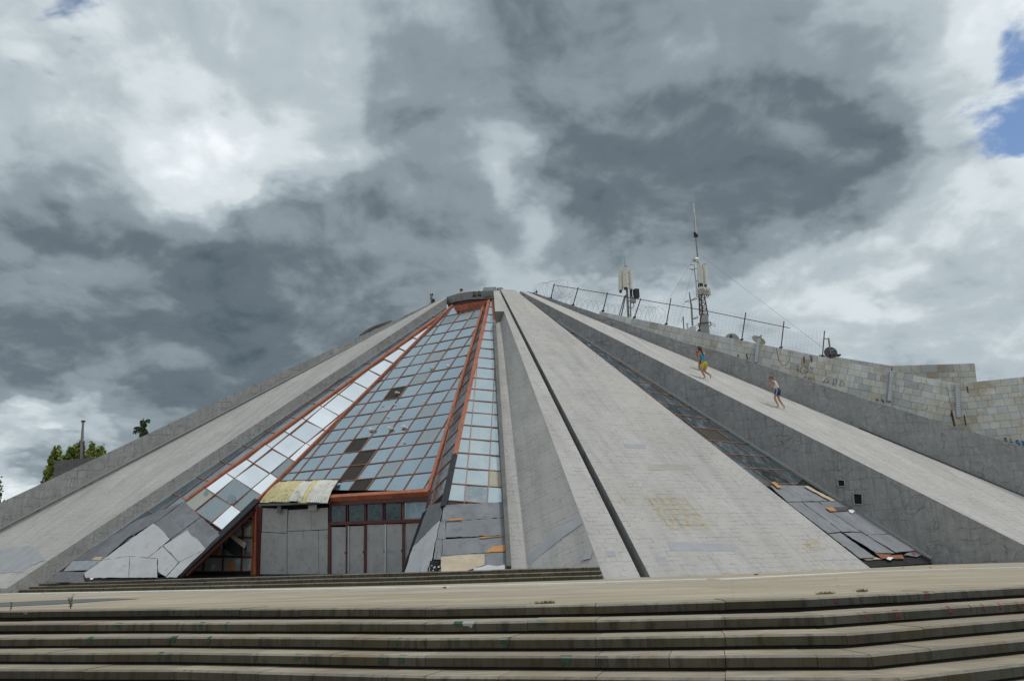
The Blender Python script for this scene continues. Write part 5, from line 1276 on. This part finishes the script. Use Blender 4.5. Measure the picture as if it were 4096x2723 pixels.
part(MB().tube([p2(967, 1310), p2(955, 1100), p2(945, 1055), p2(934, 962)], [.07, .07, .06, .04], 6), 'side_pole', 'pole', tower); part(MB().tube([p2(950, 1050), p2(1005, 1018)], .03, 5), 'outrigger_arm', 'pole', tower); part(MB().tube([p2(950, 1052), p2(1022, 1030)], .03, 5), 'outrigger_arm', 'pole', tower)
part(MB().tube([p2(970, 1243), p2(1025, 1215)], .03, 5), 'outrigger_arm', 'pole', tower); part(MB().tube([p2(970, 1243), p2(1025, 1235)], .03, 5), 'outrigger_arm', 'pole', tower)
cm = part(MB().tube([p2(893, 1065, -.1), p2(922, 1050)], .07, 8), 'security_camera', 'white', tower); part(MB().tube([p2(915, 1060), p2(940, 1075), p2(946, 1060)], .025, 4), 'camera_arm', 'white', cm)
for q0, q1 in (((1022, 555), (1568, 968)), ((1008, 565), (690, 1085)), ((975, 705), (812, 1310))):
    part(MB().tube([p2(*q0), aty(*zH(*q1), Y2 - 2)], .008, 4), 'guy_wire', 'pole', tower)
part(MB().tube([aty(*zH(1568, 968), Y2 - 2), aty(3290, 1390, Y2 - 3)], .008, 4), 'guy_wire', 'pole', tower)
# small aerials and box on the roof
Y3 = depth_at(2740, 1312, 2.0); p3 = lambda x, y, b=0.0: aty(*zH(x, y), Y3 + b)
ae = empty('roof_aerial', p3(875, 1340), 'small dark television aerial on a short pole left of the lattice mast', 'aerial')
part(MB().tube([p3(876, 1345), p3(869, 1218)], .04, 5), 'aerial_pole', 'dark', ae); part(MB().tube([p3(848, 1270), p3(866, 1235)], .015, 4), 'aerial_rod', 'pole', ae)
ae = empty('roof_aerial', p3(912, 1320), 'tiny aerial beside the pale roof box', 'aerial')
part(MB().tube([p3(912, 1340), p3(911, 1285)], .03, 5), 'aerial_pole', 'dark', ae); part(MB().tube([p3(902, 1310), p3(903, 1288)], .012, 4), 'aerial_rod', 'pole', ae); part(MB().tube([p3(922, 1308), p3(922, 1285)], .012, 4), 'aerial_rod', 'pole', ae)
bx0 = [p3(x, y) for x, y in ((915, 1340), (968, 1312), (1003, 1322), (1003, 1375), (915, 1365))]
tag(MB().prism(bx0, A(0, -1, 0), 1.0).build('roof_box', M['white']), 'pale box with a slanted top on the roof behind the fence', 'box')
# dishes
def dish(name, label, c, n, r, rootmat, feed=True, stem=None):
    root = empty(name, c, label, 'satellite dish', 'satellite dishes on the roof'); n = unit(n); a = unit(np.cross(n, Z)); b = np.cross(a, n)
    m_ = MB(); rg = []
    for k in range(6):
        t = k / 5; rg.append([c + (a * math.cos(2 * math.pi * i / 24) + b * math.sin(2 * math.pi * i / 24)) * r * t + n * (.28 * r * t * t) for i in range(24)])
    for k in range(5):
        for i in range(24): m_.face([rg[k][i], rg[k + 1][i], rg[k + 1][(i + 1) % 24], rg[k][(i + 1) % 24]]); m_.face([q - n * .03 for q in (rg[k][(i + 1) % 24], rg[k + 1][(i + 1) % 24], rg[k + 1][i], rg[k][i])])
    part(m_, 'dish_bowl', rootmat, root, True)
    if feed:
        f = c + n * r * .9
        for i in (2, 10, 18): part(MB().tube([rg[5][i], f], .015, 4), 'feed_strut', 'pole', root)
        part(MB().tube([f - n * .05, f + n * .12], .06, 7), 'feed_horn', 'pole', root)
    part(MB().tube([c - n * .02, c - Z * r * 1.1 - n * .2], .05, 6), 'dish_mount', 'pole', root); return root
zK = lambda x, y: (2700 + x / 3.4846, 1000 + y / 3.4846)
Yd = depth_at(2930, 1350, 2.5); pd = lambda x, y, b=0.0: aty(*zK(x, y), Yd + b)
r_ = np.linalg.norm(pd(900, 1260) - pd(690, 1260)) / 2
rt = dish('satellite_dish', 'grey satellite dish seen from behind beside the lattice mast', pd(795, 1262), A(.15, 1, .25), r_, 'conc', False)
part(MB().box(pd(780, 1198, -.1), .14, .1, .14), 'dish_hub', 'dark', rt)
dish('satellite_dish', 'white satellite dish tipped upwards near the first downpipe', pd(1155, 1275), A(.55, .1, .8), r_ * .95, 'white', True)
Ye = depth_at(3315, 1425, 1.0); pe = lambda x, y, b=0.0: aty(*zK(x, y), Ye + b)
rt = dish('satellite_dish', 'dark mesh satellite dish at the right end of the fence', pe(2165, 1440), A(-.1, -1, .25), np.linalg.norm(pe(2255, 1440) - pe(2075, 1440)) / 2, 'slot', True)
part(MB().box(pe(2220, 1470), .8, .4, .1), 'dish_base', 'dark', rt)
cam2 = empty('security_camera', pe(2175, 1450), 'white security camera on a bent grey pole above the dark dish', 'camera')
part(MB().tube([pe(2170, 1460), pe(2155, 1340), pe(2140, 1228)], .06, 6), 'camera_pole', 'pole', cam2); part(MB().tube([pe(2142, 1235), pe(2110, 1240)], .03, 5), 'camera_arm', 'white', cam2); part(MB().tube([pe(2122, 1222, -.1), pe(2085, 1235, -.2)], .08, 8), 'camera_body', 'white', cam2)
# slender mast far behind the top left
zG = lambda x, y: (1600 + x / 3.92, 1100 + y / 3.92)
Yg = AX[1] + 6; pg = lambda x, y: aty(*zG(x, y), Yg)
fm = empty('cell_mast', pg(490, 470), 'small distant antenna mast just left of the pyramid top', 'antenna mast')
part(MB().tube([pg(490, 480), pg(495, 300)], .06, 6), 'mast_pole', 'pole', fm)
for x, y in ((480, 310), (512, 305), (497, 330), (480, 360)): part(MB().box(pg(x, y), .08, .08, .16), 'red_lamp', 'rust', fm)
for x, y0, y1 in ((464, 350, 450), (530, 350, 420)): part(MB().box((pg(x, y0) + pg(x, y1)) / 2, .1, .1, np.linalg.norm(pg(x, y0) - pg(x, y1))), 'panel_antenna', 'white', fm)
for y in (360, 410): part(MB().tube([pg(466, y), pg(530, y)], .03, 4), 'antenna_bracket', 'pole', fm)
part(MB().box(pg(522, 408), .25, .2, .3), 'radio_unit', 'dark', fm)

# mast behind the left wall
Ym = 70 * Q + 2; zL = lambda x, y: (180 + x / 5.361, 1660 + y / 5.361); pm = lambda x, y, b=0.0: aty(*zL(x, y), Ym + b)
lm = empty('pole_mast', pm(790, 960), 'thin pole mast on a rusty tripod frame in front of the poplars', 'mast')
part(MB().tube([pm(785, 950), pm(795, 575), pm(820, 130)], [.13, .12, .08], 7), 'mast_pole', 'pole', lm); part(MB().box(pm(821, 132), .26, .2, .12), 'pole_cap', 'dark', lm)
for x in (715, 850): part(MB().tube([pm(x, 960), pm(770 if x < 800 else 830, 650), pm(745 if x < 800 else 838, 580)], .05, 5), 'tripod_leg', 'rust', lm)
part(MB().tube([pm(790, 960, .6), pm(800, 600, .3)], .05, 5), 'tripod_leg', 'rust', lm)
for y, x0, x1 in ((575, 742, 840), (800, 712, 850)): part(MB().tube([pm(x0, y), pm(x1, y + 3)], .06, 5), 'tripod_collar', 'rust', lm)

# ------------------------------------------------------------------ trees
def tree_poplar(px, topy, basey, halfw, Y, seed, label, n=3600):
    rr = random.Random(seed); top = aty(px, topy, Y); base = aty(px, basey, Y); hgt = top[2] - base[2]; w = halfw / F * Y * 1.25
    root = empty('poplar_tree', (base[0], Y, 0), label, 'tree', 'poplars beyond the left wall')
    part(MB().tube([A(base[0], Y, 0), A(base[0], Y, base[2] * .5), A(base[0], Y, top[2] - .8)], [.3, .2, .04], 6), 'trunk', 'bark', root)
    m_ = MB(); subs = [(rr.uniform(-.45, .45), rr.uniform(-.5, .5), rr.uniform(.72, 1.0)) for _ in range(7)]
    for i in range(5):
        a = rr.uniform(0, 6.28); zz = base[2] + hgt * rr.uniform(.1, .6); part(MB().tube([A(base[0], Y, zz), A(base[0] + math.cos(a) * w * .5, Y + math.sin(a) * w * .5, zz + hgt * .25)], [.06, .02], 4), 'branch', 'bark', root)
    zb = base[2] - 3
    for i in range(n):
        sx, sy, sh = rr.choice(subs); t = rr.random() ** .72; zt = zb + (top[2] + .1 - zb) * sh * t + rr.gauss(0, .2)
        rad = w * (1.0 if t > .1 else .6) * (1 - (max(0, t - .55) / .45) ** 2.2 * .75); a = rr.uniform(0, 6.28); q = rr.random() ** .5
        c = A(base[0] + sx * w * .9 + math.cos(a) * rad * q, Y + sy * w + math.sin(a) * rad * q, zt); s = rr.uniform(.12, .26)
        u1 = unit(A(rr.gauss(0, 1), rr.gauss(0, 1), rr.gauss(0, 1))); u2 = unit(np.cross(u1, A(rr.gauss(0, 1), rr.gauss(0, 1), rr.gauss(0, 1))))
        m_.face([c - u1 * s, c + u2 * s * .7, c + u1 * s, c - u2 * s * .7])
    part(m_, 'crown', 'leaf', root)
YT = 95 * Q
for i, (px, ty, hw, lb) in enumerate(((215, 1797, 26, 'slim poplar standing leftmost above the grey tiled wall'), (265, 1775, 26, 'bushy poplar left of the pole mast, second from the left'), (305, 1760, 24, 'tallest poplar, directly behind the pole mast'), (350, 1772, 20, 'narrow poplar just right of the pole mast'), (390, 1785, 26, 'broad poplar touching the sloping silhouette of the pyramid'))):
    tree_poplar(px, ty, 1945, hw, YT + (i % 3) * 1.5, 40 + i, lb)
tree_poplar(-34, 1915, 2060, 22, YT * .9, 60, 'poplar cut off by the left edge of the view', 900)
# conifer top
Yc = 85 * Q; pc = lambda x, y, b=0.0: aty(*zL(x, y), Yc + b); rr = random.Random(77)
cf = empty('conifer_tree', (pc(2110, 700)[0], Yc, 0), 'tip of a dark drooping conifer above the left slope', 'tree')
part(MB().tube([A(pc(2085, 700)[0], Yc, 0), pc(2090, 520), pc(2105, 300), pc(2115, 60)], [.3, .16, .08, .015], 6), 'trunk', 'bark', cf)
m_ = MB(); lims = MB()
def spray(a, b, droop, n):
    a, b = np.array(a), np.array(b); pts = [a + (b - a) * t + Z * (math.sin(t * math.pi) * .15) for t in np.linspace(0, 1, 5)]; lims.tube(pts, [.035, .03, .025, .02, .01], 4)
    for i in range(n):
        t = rr.random(); c = a + (b - a) * t + Z * (math.sin(t * math.pi) * .15); L = droop * rr.uniform(.3, 1); q = c + A(rr.gauss(0, .08), rr.gauss(0, .08), -L); s = unit(A(rr.gauss(0, 1), rr.gauss(0, 1), 0)) * .05
        m_.face([c - s, c + s, q + s * .4, q - s * .4])
for a, b in (((2115, 160), (2255, 95)), ((2112, 170), (2040, 128)), ((2110, 230), (2065, 190)), ((2105, 300), (1910, 262)), ((2100, 350), (1885, 350)), ((2105, 300), (2205, 350)), ((2105, 330), (2200, 380)), ((2108, 220), (2180, 200)), ((2100, 400), (2030, 420)), ((2100, 400), (2160, 430)), ((2098, 460), (2030, 500)), ((2098, 470), (2160, 470))):
    spray(pc(*a), pc(*b), .42, 60)
for i in range(200):
    t = rr.random(); c = pc(2090 + 20 * t, 520 - 420 * t); w = .26 * (1 - t) + .05; a = rr.uniform(0, 6.28); q = c + A(math.cos(a) * w * rr.random(), math.sin(a) * w * rr.random(), rr.gauss(0, .1)); s = unit(A(rr.gauss(0, 1), rr.gauss(0, 1), 0)) * .05
    m_.face([q - s, q + s, q + s * .3 + A(math.cos(a) * .1, math.sin(a) * .1, -.25), q - s * .3 + A(math.cos(a) * .1, math.sin(a) * .1, -.25)])
part(m_, 'crown', 'needle', cf); part(lims, 'branches', 'bark', cf)

# ------------------------------------------------------------------ weeds and litter on the plaza
def weed(px, py, hgt, n, mat, name, label, grp, spread=.06, cat='weed'):
    b = gnd(px, py); rr = random.Random(int(px)); root = empty(name, b, label, cat, grp)
    st = MB(); lf = MB()
    for i in range(n):
        a = rr.uniform(0, 6.28); h_ = hgt * rr.uniform(.6, 1); tp_ = b + A(math.cos(a) * spread * rr.random() * 1.6, math.sin(a) * spread * rr.random(), h_); st.tube([b + A(math.cos(a) * .01, 0, 0), (b + tp_) / 2 + A(0, 0, .02), tp_], .0035, 4)
        for k in range(6):
            t = (k + 1) / 7; c = b * (1 - t) + tp_ * t; aa = rr.uniform(0, 6.28); d = A(math.cos(aa), math.sin(aa), .6) * hgt * .22; s = A(-math.sin(aa), math.cos(aa), 0) * hgt * .04
            lf.face([c, c + d * .5 + s, c + d, c + d * .5 - s])
    part(st, 'stems', mat, root); part(lf, 'leaves', mat, root)
weed(45, 2418, .16, 3, 'weed', 'weed_plant', 'thin weed nearest the left edge at the top of the steps', 'weeds on the plaza'); weed(285, 2416, .26, 5, 'weed', 'weed_plant', 'upright leafy weed growing at the top step near the dark patch', 'weeds on the plaza')
weed(172, 2358, .14, 5, 'drygrass', 'weed_plant', 'yellowish weed on the white line at far left', 'weeds on the plaza', .12); weed(400, 2355, .16, 6, 'weed', 'weed_plant', 'green weed on the white line below the pale boards', 'weeds on the plaza', .1)
def tuft(px, py, w, label):
    b = gnd(px, py); rr = random.Random(int(px)); m_ = MB(); m_.box(b + Z * .006, w * 1.5, .05, .012)
    for i in range(70):
        c = b + A(rr.gauss(0, w * .4), rr.gauss(0, .03), 0); t = c + A(rr.gauss(0, .02), rr.gauss(0, .02), rr.uniform(.02, .05)); s = A(.006, 0, 0); m_.face([c - s, c + s, t])
    tag(m_.build('grass_tuft', M['drygrass']), label, 'grass tuft', 'dry grass tufts along the step edge')
tuft(2180, 2408, .16, 'dry grass tuft on the step edge below the grey bank'); tuft(3300, 2364, .14, 'dry grass tuft beside the bend of the top step'); tuft(3445, 2353, .08, 'small dry grass tuft right of the bend of the top step'); tuft(1780, 2347, .06, 'small grass tuft by the white line at the entry steps'); tuft(3025, 2291, .07, 'small grass tuft at the foot of the widest rib')
rr = random.Random(5)
for (px, py), lb in zip(((3350, 2330), (2908, 2301), (3344, 2303), (3610, 2258), (3720, 2256)), ('white scrap nearest the bend of the top step', 'white scrap near the foot of the widest rib', 'white scrap on the faded white line', 'brown scrap before the torn boards at the strip foot', 'brown scrap before the grey side wall on the right')):
    b = gnd(px, py); s = .035; a = rr.uniform(0, 3); m_ = MB(); m_.box(b + Z * .012, s * 2.4, s, .02, math.degrees(a)); tag(m_.build('litter_scrap', M['chip'] if px < 3600 else M['rustsheet']), lb, 'litter', 'litter scraps on the plaza')

# ------------------------------------------------------------------ people
def skin_mesh(name, chains, mat, root, lvl=2):
    """chains: list of [(point, radius), ...]; points shared by position join up"""
    verts, rad, edges, idx = [], [], [], {}
    for ch in chains:
        prev = None
        for p, r in ch:
            k = tuple(np.round(p, 4))
            if k not in idx: idx[k] = len(verts); verts.append(tuple(map(float, p))); rad.append(r)
            i = idx[k]
            if prev is not None and prev != i: edges.append((prev, i))
            prev = i
    me = bpy.data.meshes.new(name + '_cage'); me.from_pydata(verts, edges, []); ob = bpy.data.objects.new(name, me); COL.objects.link(ob)
    md = ob.modifiers.new('skin', 'SKIN'); md.use_smooth_shade = True
    sv = me.skin_vertices[0].data if me.skin_vertices else None
    if sv is None: me.skin_vertices.new() if hasattr(me.skin_vertices, 'new') else None; sv = me.skin_vertices[0].data
    for i, r in enumerate(rad): sv[i].radius = (r if isinstance(r, tuple) else (r, r)); sv[i].use_root = (i == 0)
    ss_ = ob.modifiers.new('sub', 'SUBSURF'); ss_.levels = lvl; ss_.render_levels = lvl
    dg = bpy.context.evaluated_depsgraph_get(); new = bpy.data.meshes.new_from_object(ob.evaluated_get(dg)); new.name = name
    new.materials.clear(); new.materials.append(mat)
    bpy.data.objects.remove(ob); o = bpy.data.objects.new(name, new); COL.objects.link(o)
    if root is not None: attach(o, root)
    return o
def ball(c, r, mat, name, root, sq=(1, 1, 1)):
    m_ = MB(); n = 10; rows = []
    for i in range(n + 1):
        t = math.pi * i / n; rows.append([np.array(c) + A(math.sin(t) * math.cos(p) * sq[0], math.sin(t) * math.sin(p) * sq[1], math.cos(t) * sq[2]) * r for p in np.linspace(0, 2 * math.pi, 14, endpoint=False)])
    for i in range(n):
        for j in range(14): m_.face([rows[i][j], rows[i + 1][j], rows[i + 1][(j + 1) % 14], rows[i][(j + 1) % 14]])
    return m_.build(name, mat, root, smooth=True)

def person(label, foot_px, J, tops, shorts, skin, hair, face=None, extra=None, grp='people running up the right rib'):
    """J: joint -> (px, py, metres nearer(-)/farther(+)) measured on the photograph, in the figure's own depth"""
    fp = PR2.hit(*foot_px); Y = fp[1]; zKp = lambda x, y: (2700 + x / 4.718, 1350 + y / 4.718)
    P = {k: aty(*zKp(v[0], v[1]), Y + v[2]) for k, v in J.items()}
    S = 1.30
    root = empty('person', fp, label, 'person', grp)
    r = lambda x: x * S
    torso = [(P['pelvis'], r(.115)), (P['waist'], r(.10)), (P['chest'], r(.125)), (P['neck0'], r(.07)), (P['neck'], r(.05)), (P['head0'], r(.07)), (P['head'], r(.092)), (P['head2'], r(.075))]
    ch = [torso]
    for s in 'lr':
        ch.append([(P['chest'], r(.125)), (P['sh' + s], r(.055)), (P['el' + s], r(.038)), (P['wr' + s], r(.028)), (P['ha' + s], r(.034))])
        ch.append([(P['pelvis'], r(.115)), (P['hip' + s], r(.088)), (P['kn' + s], r(.056)), ((P['kn' + s] + P['an' + s]) / 2 , r(.052)), (P['an' + s], r(.034)), (P['hl' + s], r(.034)), (P['to' + s], r(.024))])
    skin_mesh('body', ch, M[skin], root)
    b = .014 * S
    skin_mesh('top', [[((P['pelvis'] * .75 + P['waist'] * .25), r(.118) + b * .6), (P['waist'], r(.104) + b), (P['chest'], r(.125) + b), (P['neck0'] * .55 + P['chest'] * .45, r(.10) + b)]] + ([[(P['chest'], r(.125) + b), (P['sh' + s], r(.06) + b), ((P['sh' + s] * .45 + P['el' + s] * .55), r(.052) + b)] for s in 'lr'] if tops[1] else []), M[tops[0]], root)
    kf = shorts[1]
    skin_mesh('shorts', [[(P['waist'] * .62 + P['pelvis'] * .38, r(.108) + b * 1.3), (P['pelvis'], r(.122) + b * 1.3)]] + [[(P['pelvis'], r(.122) + b * 1.3), (P['hip' + s], r(.096) + b), (P['hip' + s] * (1 - kf) + P['kn' + s] * kf, r(.072) + b)] for s in 'lr'], M[shorts[0]], root)
    hd = P['head']; up = unit(P['head2'] - P['head0'])
    hr = ball(hd + up * r(.03) + A(0, .0, 0) + (A(*hair[1]) * r(.03)), r(.105), M[hair[0]], 'hair', root, (1.0, 1.0, 1.02))
    if face is not None:
        f = unit(A(*face)); s = unit(np.cross(f, Z)); c = hd + f * r(.085)
        for k in (-1, 1): ball(c + s * k * r(.032) + Z * r(.012), r(.011), M['dark'], 'eye', root)
        skin_mesh('nose', [[(c + Z * r(.005), r(.012)), (c + f * r(.02) - Z * r(.022), r(.014))]], M[skin], root, 1); MB().tube([c - s * r(.025) - Z * r(.05), c + f * r(.008) - Z * r(.054), c + s * r(.025) - Z * r(.05)], r(.006), 5).build('mouth', M['redc'], root)
    for s in 'lr':
        w, hnd = P['wr' + s], P['ha' + s]; d = unit(hnd - w); sd = unit(np.cross(d, A(.3, 1, .2)))
        for k in range(4): a = hnd + sd * r(.011) * (k - 1.5) * 1.5; skin_mesh('finger', [[(a, r(.009)), (a + d * r(.04) * (1 - .12 * abs(k - 1.3)), r(.009)), (a + d * r(.068) * (1 - .12 * abs(k - 1.3)) + Z * -.01, r(.007))]], M[skin], root, 1)
        a = w * .5 + hnd * .5 + sd * r(.025); skin_mesh('thumb', [[(a, r(.010)), (a + d * r(.02) + sd * r(.03), r(.009))]], M[skin], root, 1)
    if extra: extra(root, P, r)
    return root

def braid(root, P, r):
    a = P['head0'] + A(.02, -.12, .08); skin_mesh('braid', [[(a, r(.035)), (a + (P['neck0'] - a) * .7 + A(.03, -.08, 0), r(.04)), (P['chest'] * .7 + P['waist'] * .3 + A(.05, -.20, 0), r(.022))]], M['hair'], root, 1)
person('person in turquoise top and yellow shorts running barefoot up the rib', (2815, 1513),
    dict(pelvis=(550, 480, 0), waist=(530, 420, -.02), chest=(508, 320, -.02), neck0=(492, 283, 0), neck=(483, 268, 0), head0=(472, 250, 0), head=(466, 228, .02), head2=(462, 205, .02),
         shl=(450, 302, -.05), ell=(450, 420, -.1), wrl=(452, 505, -.05), hal=(446, 540, -.02), shr=(556, 300, .12), elr=(588, 372, .2), wrr=(596, 410, .3), har=(590, 430, .35),
         hipl=(520, 500, -.08), knl=(500, 615, -.15), anl=(562, 728, -.05), hll=(570, 742, -.02), tol=(530, 765, -.02), hipr=(585, 500, .08), knr=(562, 640, .05), anr=(655, 700, .12), hlr=(675, 712, .12), tor=(664, 775, .12)),
    ('cyan', False), ('yel', .72), 'skin', ('hair', (.3, -.9, .1)), None, braid)
def side_stripe(root, P, r):
    MB().tube([P['pelvis'] * .6 + P['waist'] * .4 + A(-.09, -.14, 0), P['hipl'] + A(-.04, -.16, 0), P['hipl'] * .4 + P['knl'] * .6 + A(-.02, -.14, 0)], r(.012), 5).build('white_stripe', M['stripe'], root)
    skin_mesh('ponytail', [[(P['head'] + A(.08, .02, .02), r(.035)), (P['neck'] + A(.12, .02, -.02), r(.035)), (P['chest'] * .6 + P['neck0'] * .4 + A(.14, .0, 0), r(.02))]], M['hair2'], root, 1)
person('person in pale pink top and navy shorts looking back over the shoulder', (3108, 1628),
    dict(pelvis=(1940, 985, 0), waist=(1915, 930, 0), chest=(1868, 850, 0), neck0=(1838, 822, 0), neck=(1826, 808, 0), head0=(1812, 795, 0), head=(1806, 776, 0), head2=(1806, 756, .02),
         shl=(1843, 835, -.17), ell=(1836, 915, -.2), wrl=(1795, 955, -.15), hal=(1780, 968, -.12), shr=(1880, 850, .2), elr=(1870, 920, .3), wrr=(1840, 950, .35), har=(1825, 962, .36),
         hipl=(1925, 1010, -.08), knl=(1880, 1140, -.12), anl=(1945, 1272, -.05), hll=(1960, 1292, -.05), tol=(1905, 1312, -.06), hipr=(1958, 1010, .08), knr=(1952, 1150, .05), anr=(2045, 1285, .1), hlr=(2062, 1285, .1), tor=(2055, 1350, .1)),
    ('pink', False), ('navy', .68), 'skin', ('hair2', (.7, .55, .25)), (-.75, -.6, .05), side_stripe)
person('person in red shirt and dark shorts climbing just ahead of the turquoise top', (2797, 1484),
    dict(pelvis=(490, 440, .5), waist=(478, 390, .5), chest=(462, 300, .5), neck0=(456, 258, .5), neck=(454, 245, .5), head0=(454, 228, .5), head=(455, 208, .5), head2=(456, 190, .5),
         shl=(410, 275, .45), ell=(385, 318, .4), wrl=(420, 300, .35), hal=(435, 292, .33), shr=(520, 272, .6), elr=(555, 300, .65), wrr=(575, 300, .6), har=(582, 305, .6),
         hipl=(475, 460, .45), knl=(470, 540, .42), anl=(468, 615, .45), hll=(472, 628, .46), tol=(450, 636, .44), hipr=(505, 460, .58), knr=(520, 560, .62), anr=(560, 650, .62), hlr=(568, 662, .62), tor=(552, 676, .62)),
    ('redc', True), ('blackc', .8), 'tan', ('hair', (.4, -.5, .3)))
# spectator on the ring roof: only the head shows above the fascia
zr = zt + .0; ph = aty(*zG(962, 248), RC[1] - 1.2); g0_ = A(ph[0], ph[1], ph[2] - 1.62)
root = empty('person', g0_, 'short haired person in a white collar looking out over the ring at the top', 'person')
B = lambda x, y, z: g0_ + A(x, y, z)
ch = [[(B(0, 0, .95), .13), (B(0, 0, 1.12), .12), (B(0, 0, 1.32), .14), (B(-.01, 0, 1.45), .06), (B(-.02, 0, 1.53), .055), (B(-.03, 0, 1.62), .095), (B(-.03, 0, 1.70), .08)]]
for s in (-1, 1):
    ch.append([(B(0, 0, 1.32), .14), (B(.02, s * .2, 1.38), .055), (B(.0, s * .24, 1.1), .04), (B(-.1, s * .22, .88), .03), (B(-.14, s * .21, .80), .035)]); ch.append([(B(0, 0, .95), .13), (B(0, s * .1, .88), .09), (B(0, s * .11, .5), .06), (B(.03, s * .12, .1), .04), (B(-.1, s * .12, .04), .03)])
skin_mesh('body', ch, M['skin'], root)
skin_mesh('shirt', [[(B(0, 0, .92), .145), (B(0, 0, 1.12), .135), (B(0, 0, 1.32), .155), (B(-.01, 0, 1.47), .075)]] + [[(B(0, 0, 1.32), .155), (B(.02, s * .2, 1.38), .07), (B(.01, s * .23, 1.2), .06)] for s in (-1, 1)], M['whitec'], root)
skin_mesh('trousers', [[(B(0, 0, .98), .14), (B(0, 0, .9), .135)]] + [[(B(0, 0, .9), .135), (B(0, s * .1, .86), .1), (B(0, s * .11, .5), .075), (B(.03, s * .12, .1), .055)] for s in (-1, 1)], M['navy'], root)
ball(B(.0, 0, 1.69), .115, M['hair'], 'hair', root, (1.08, .95, .82))
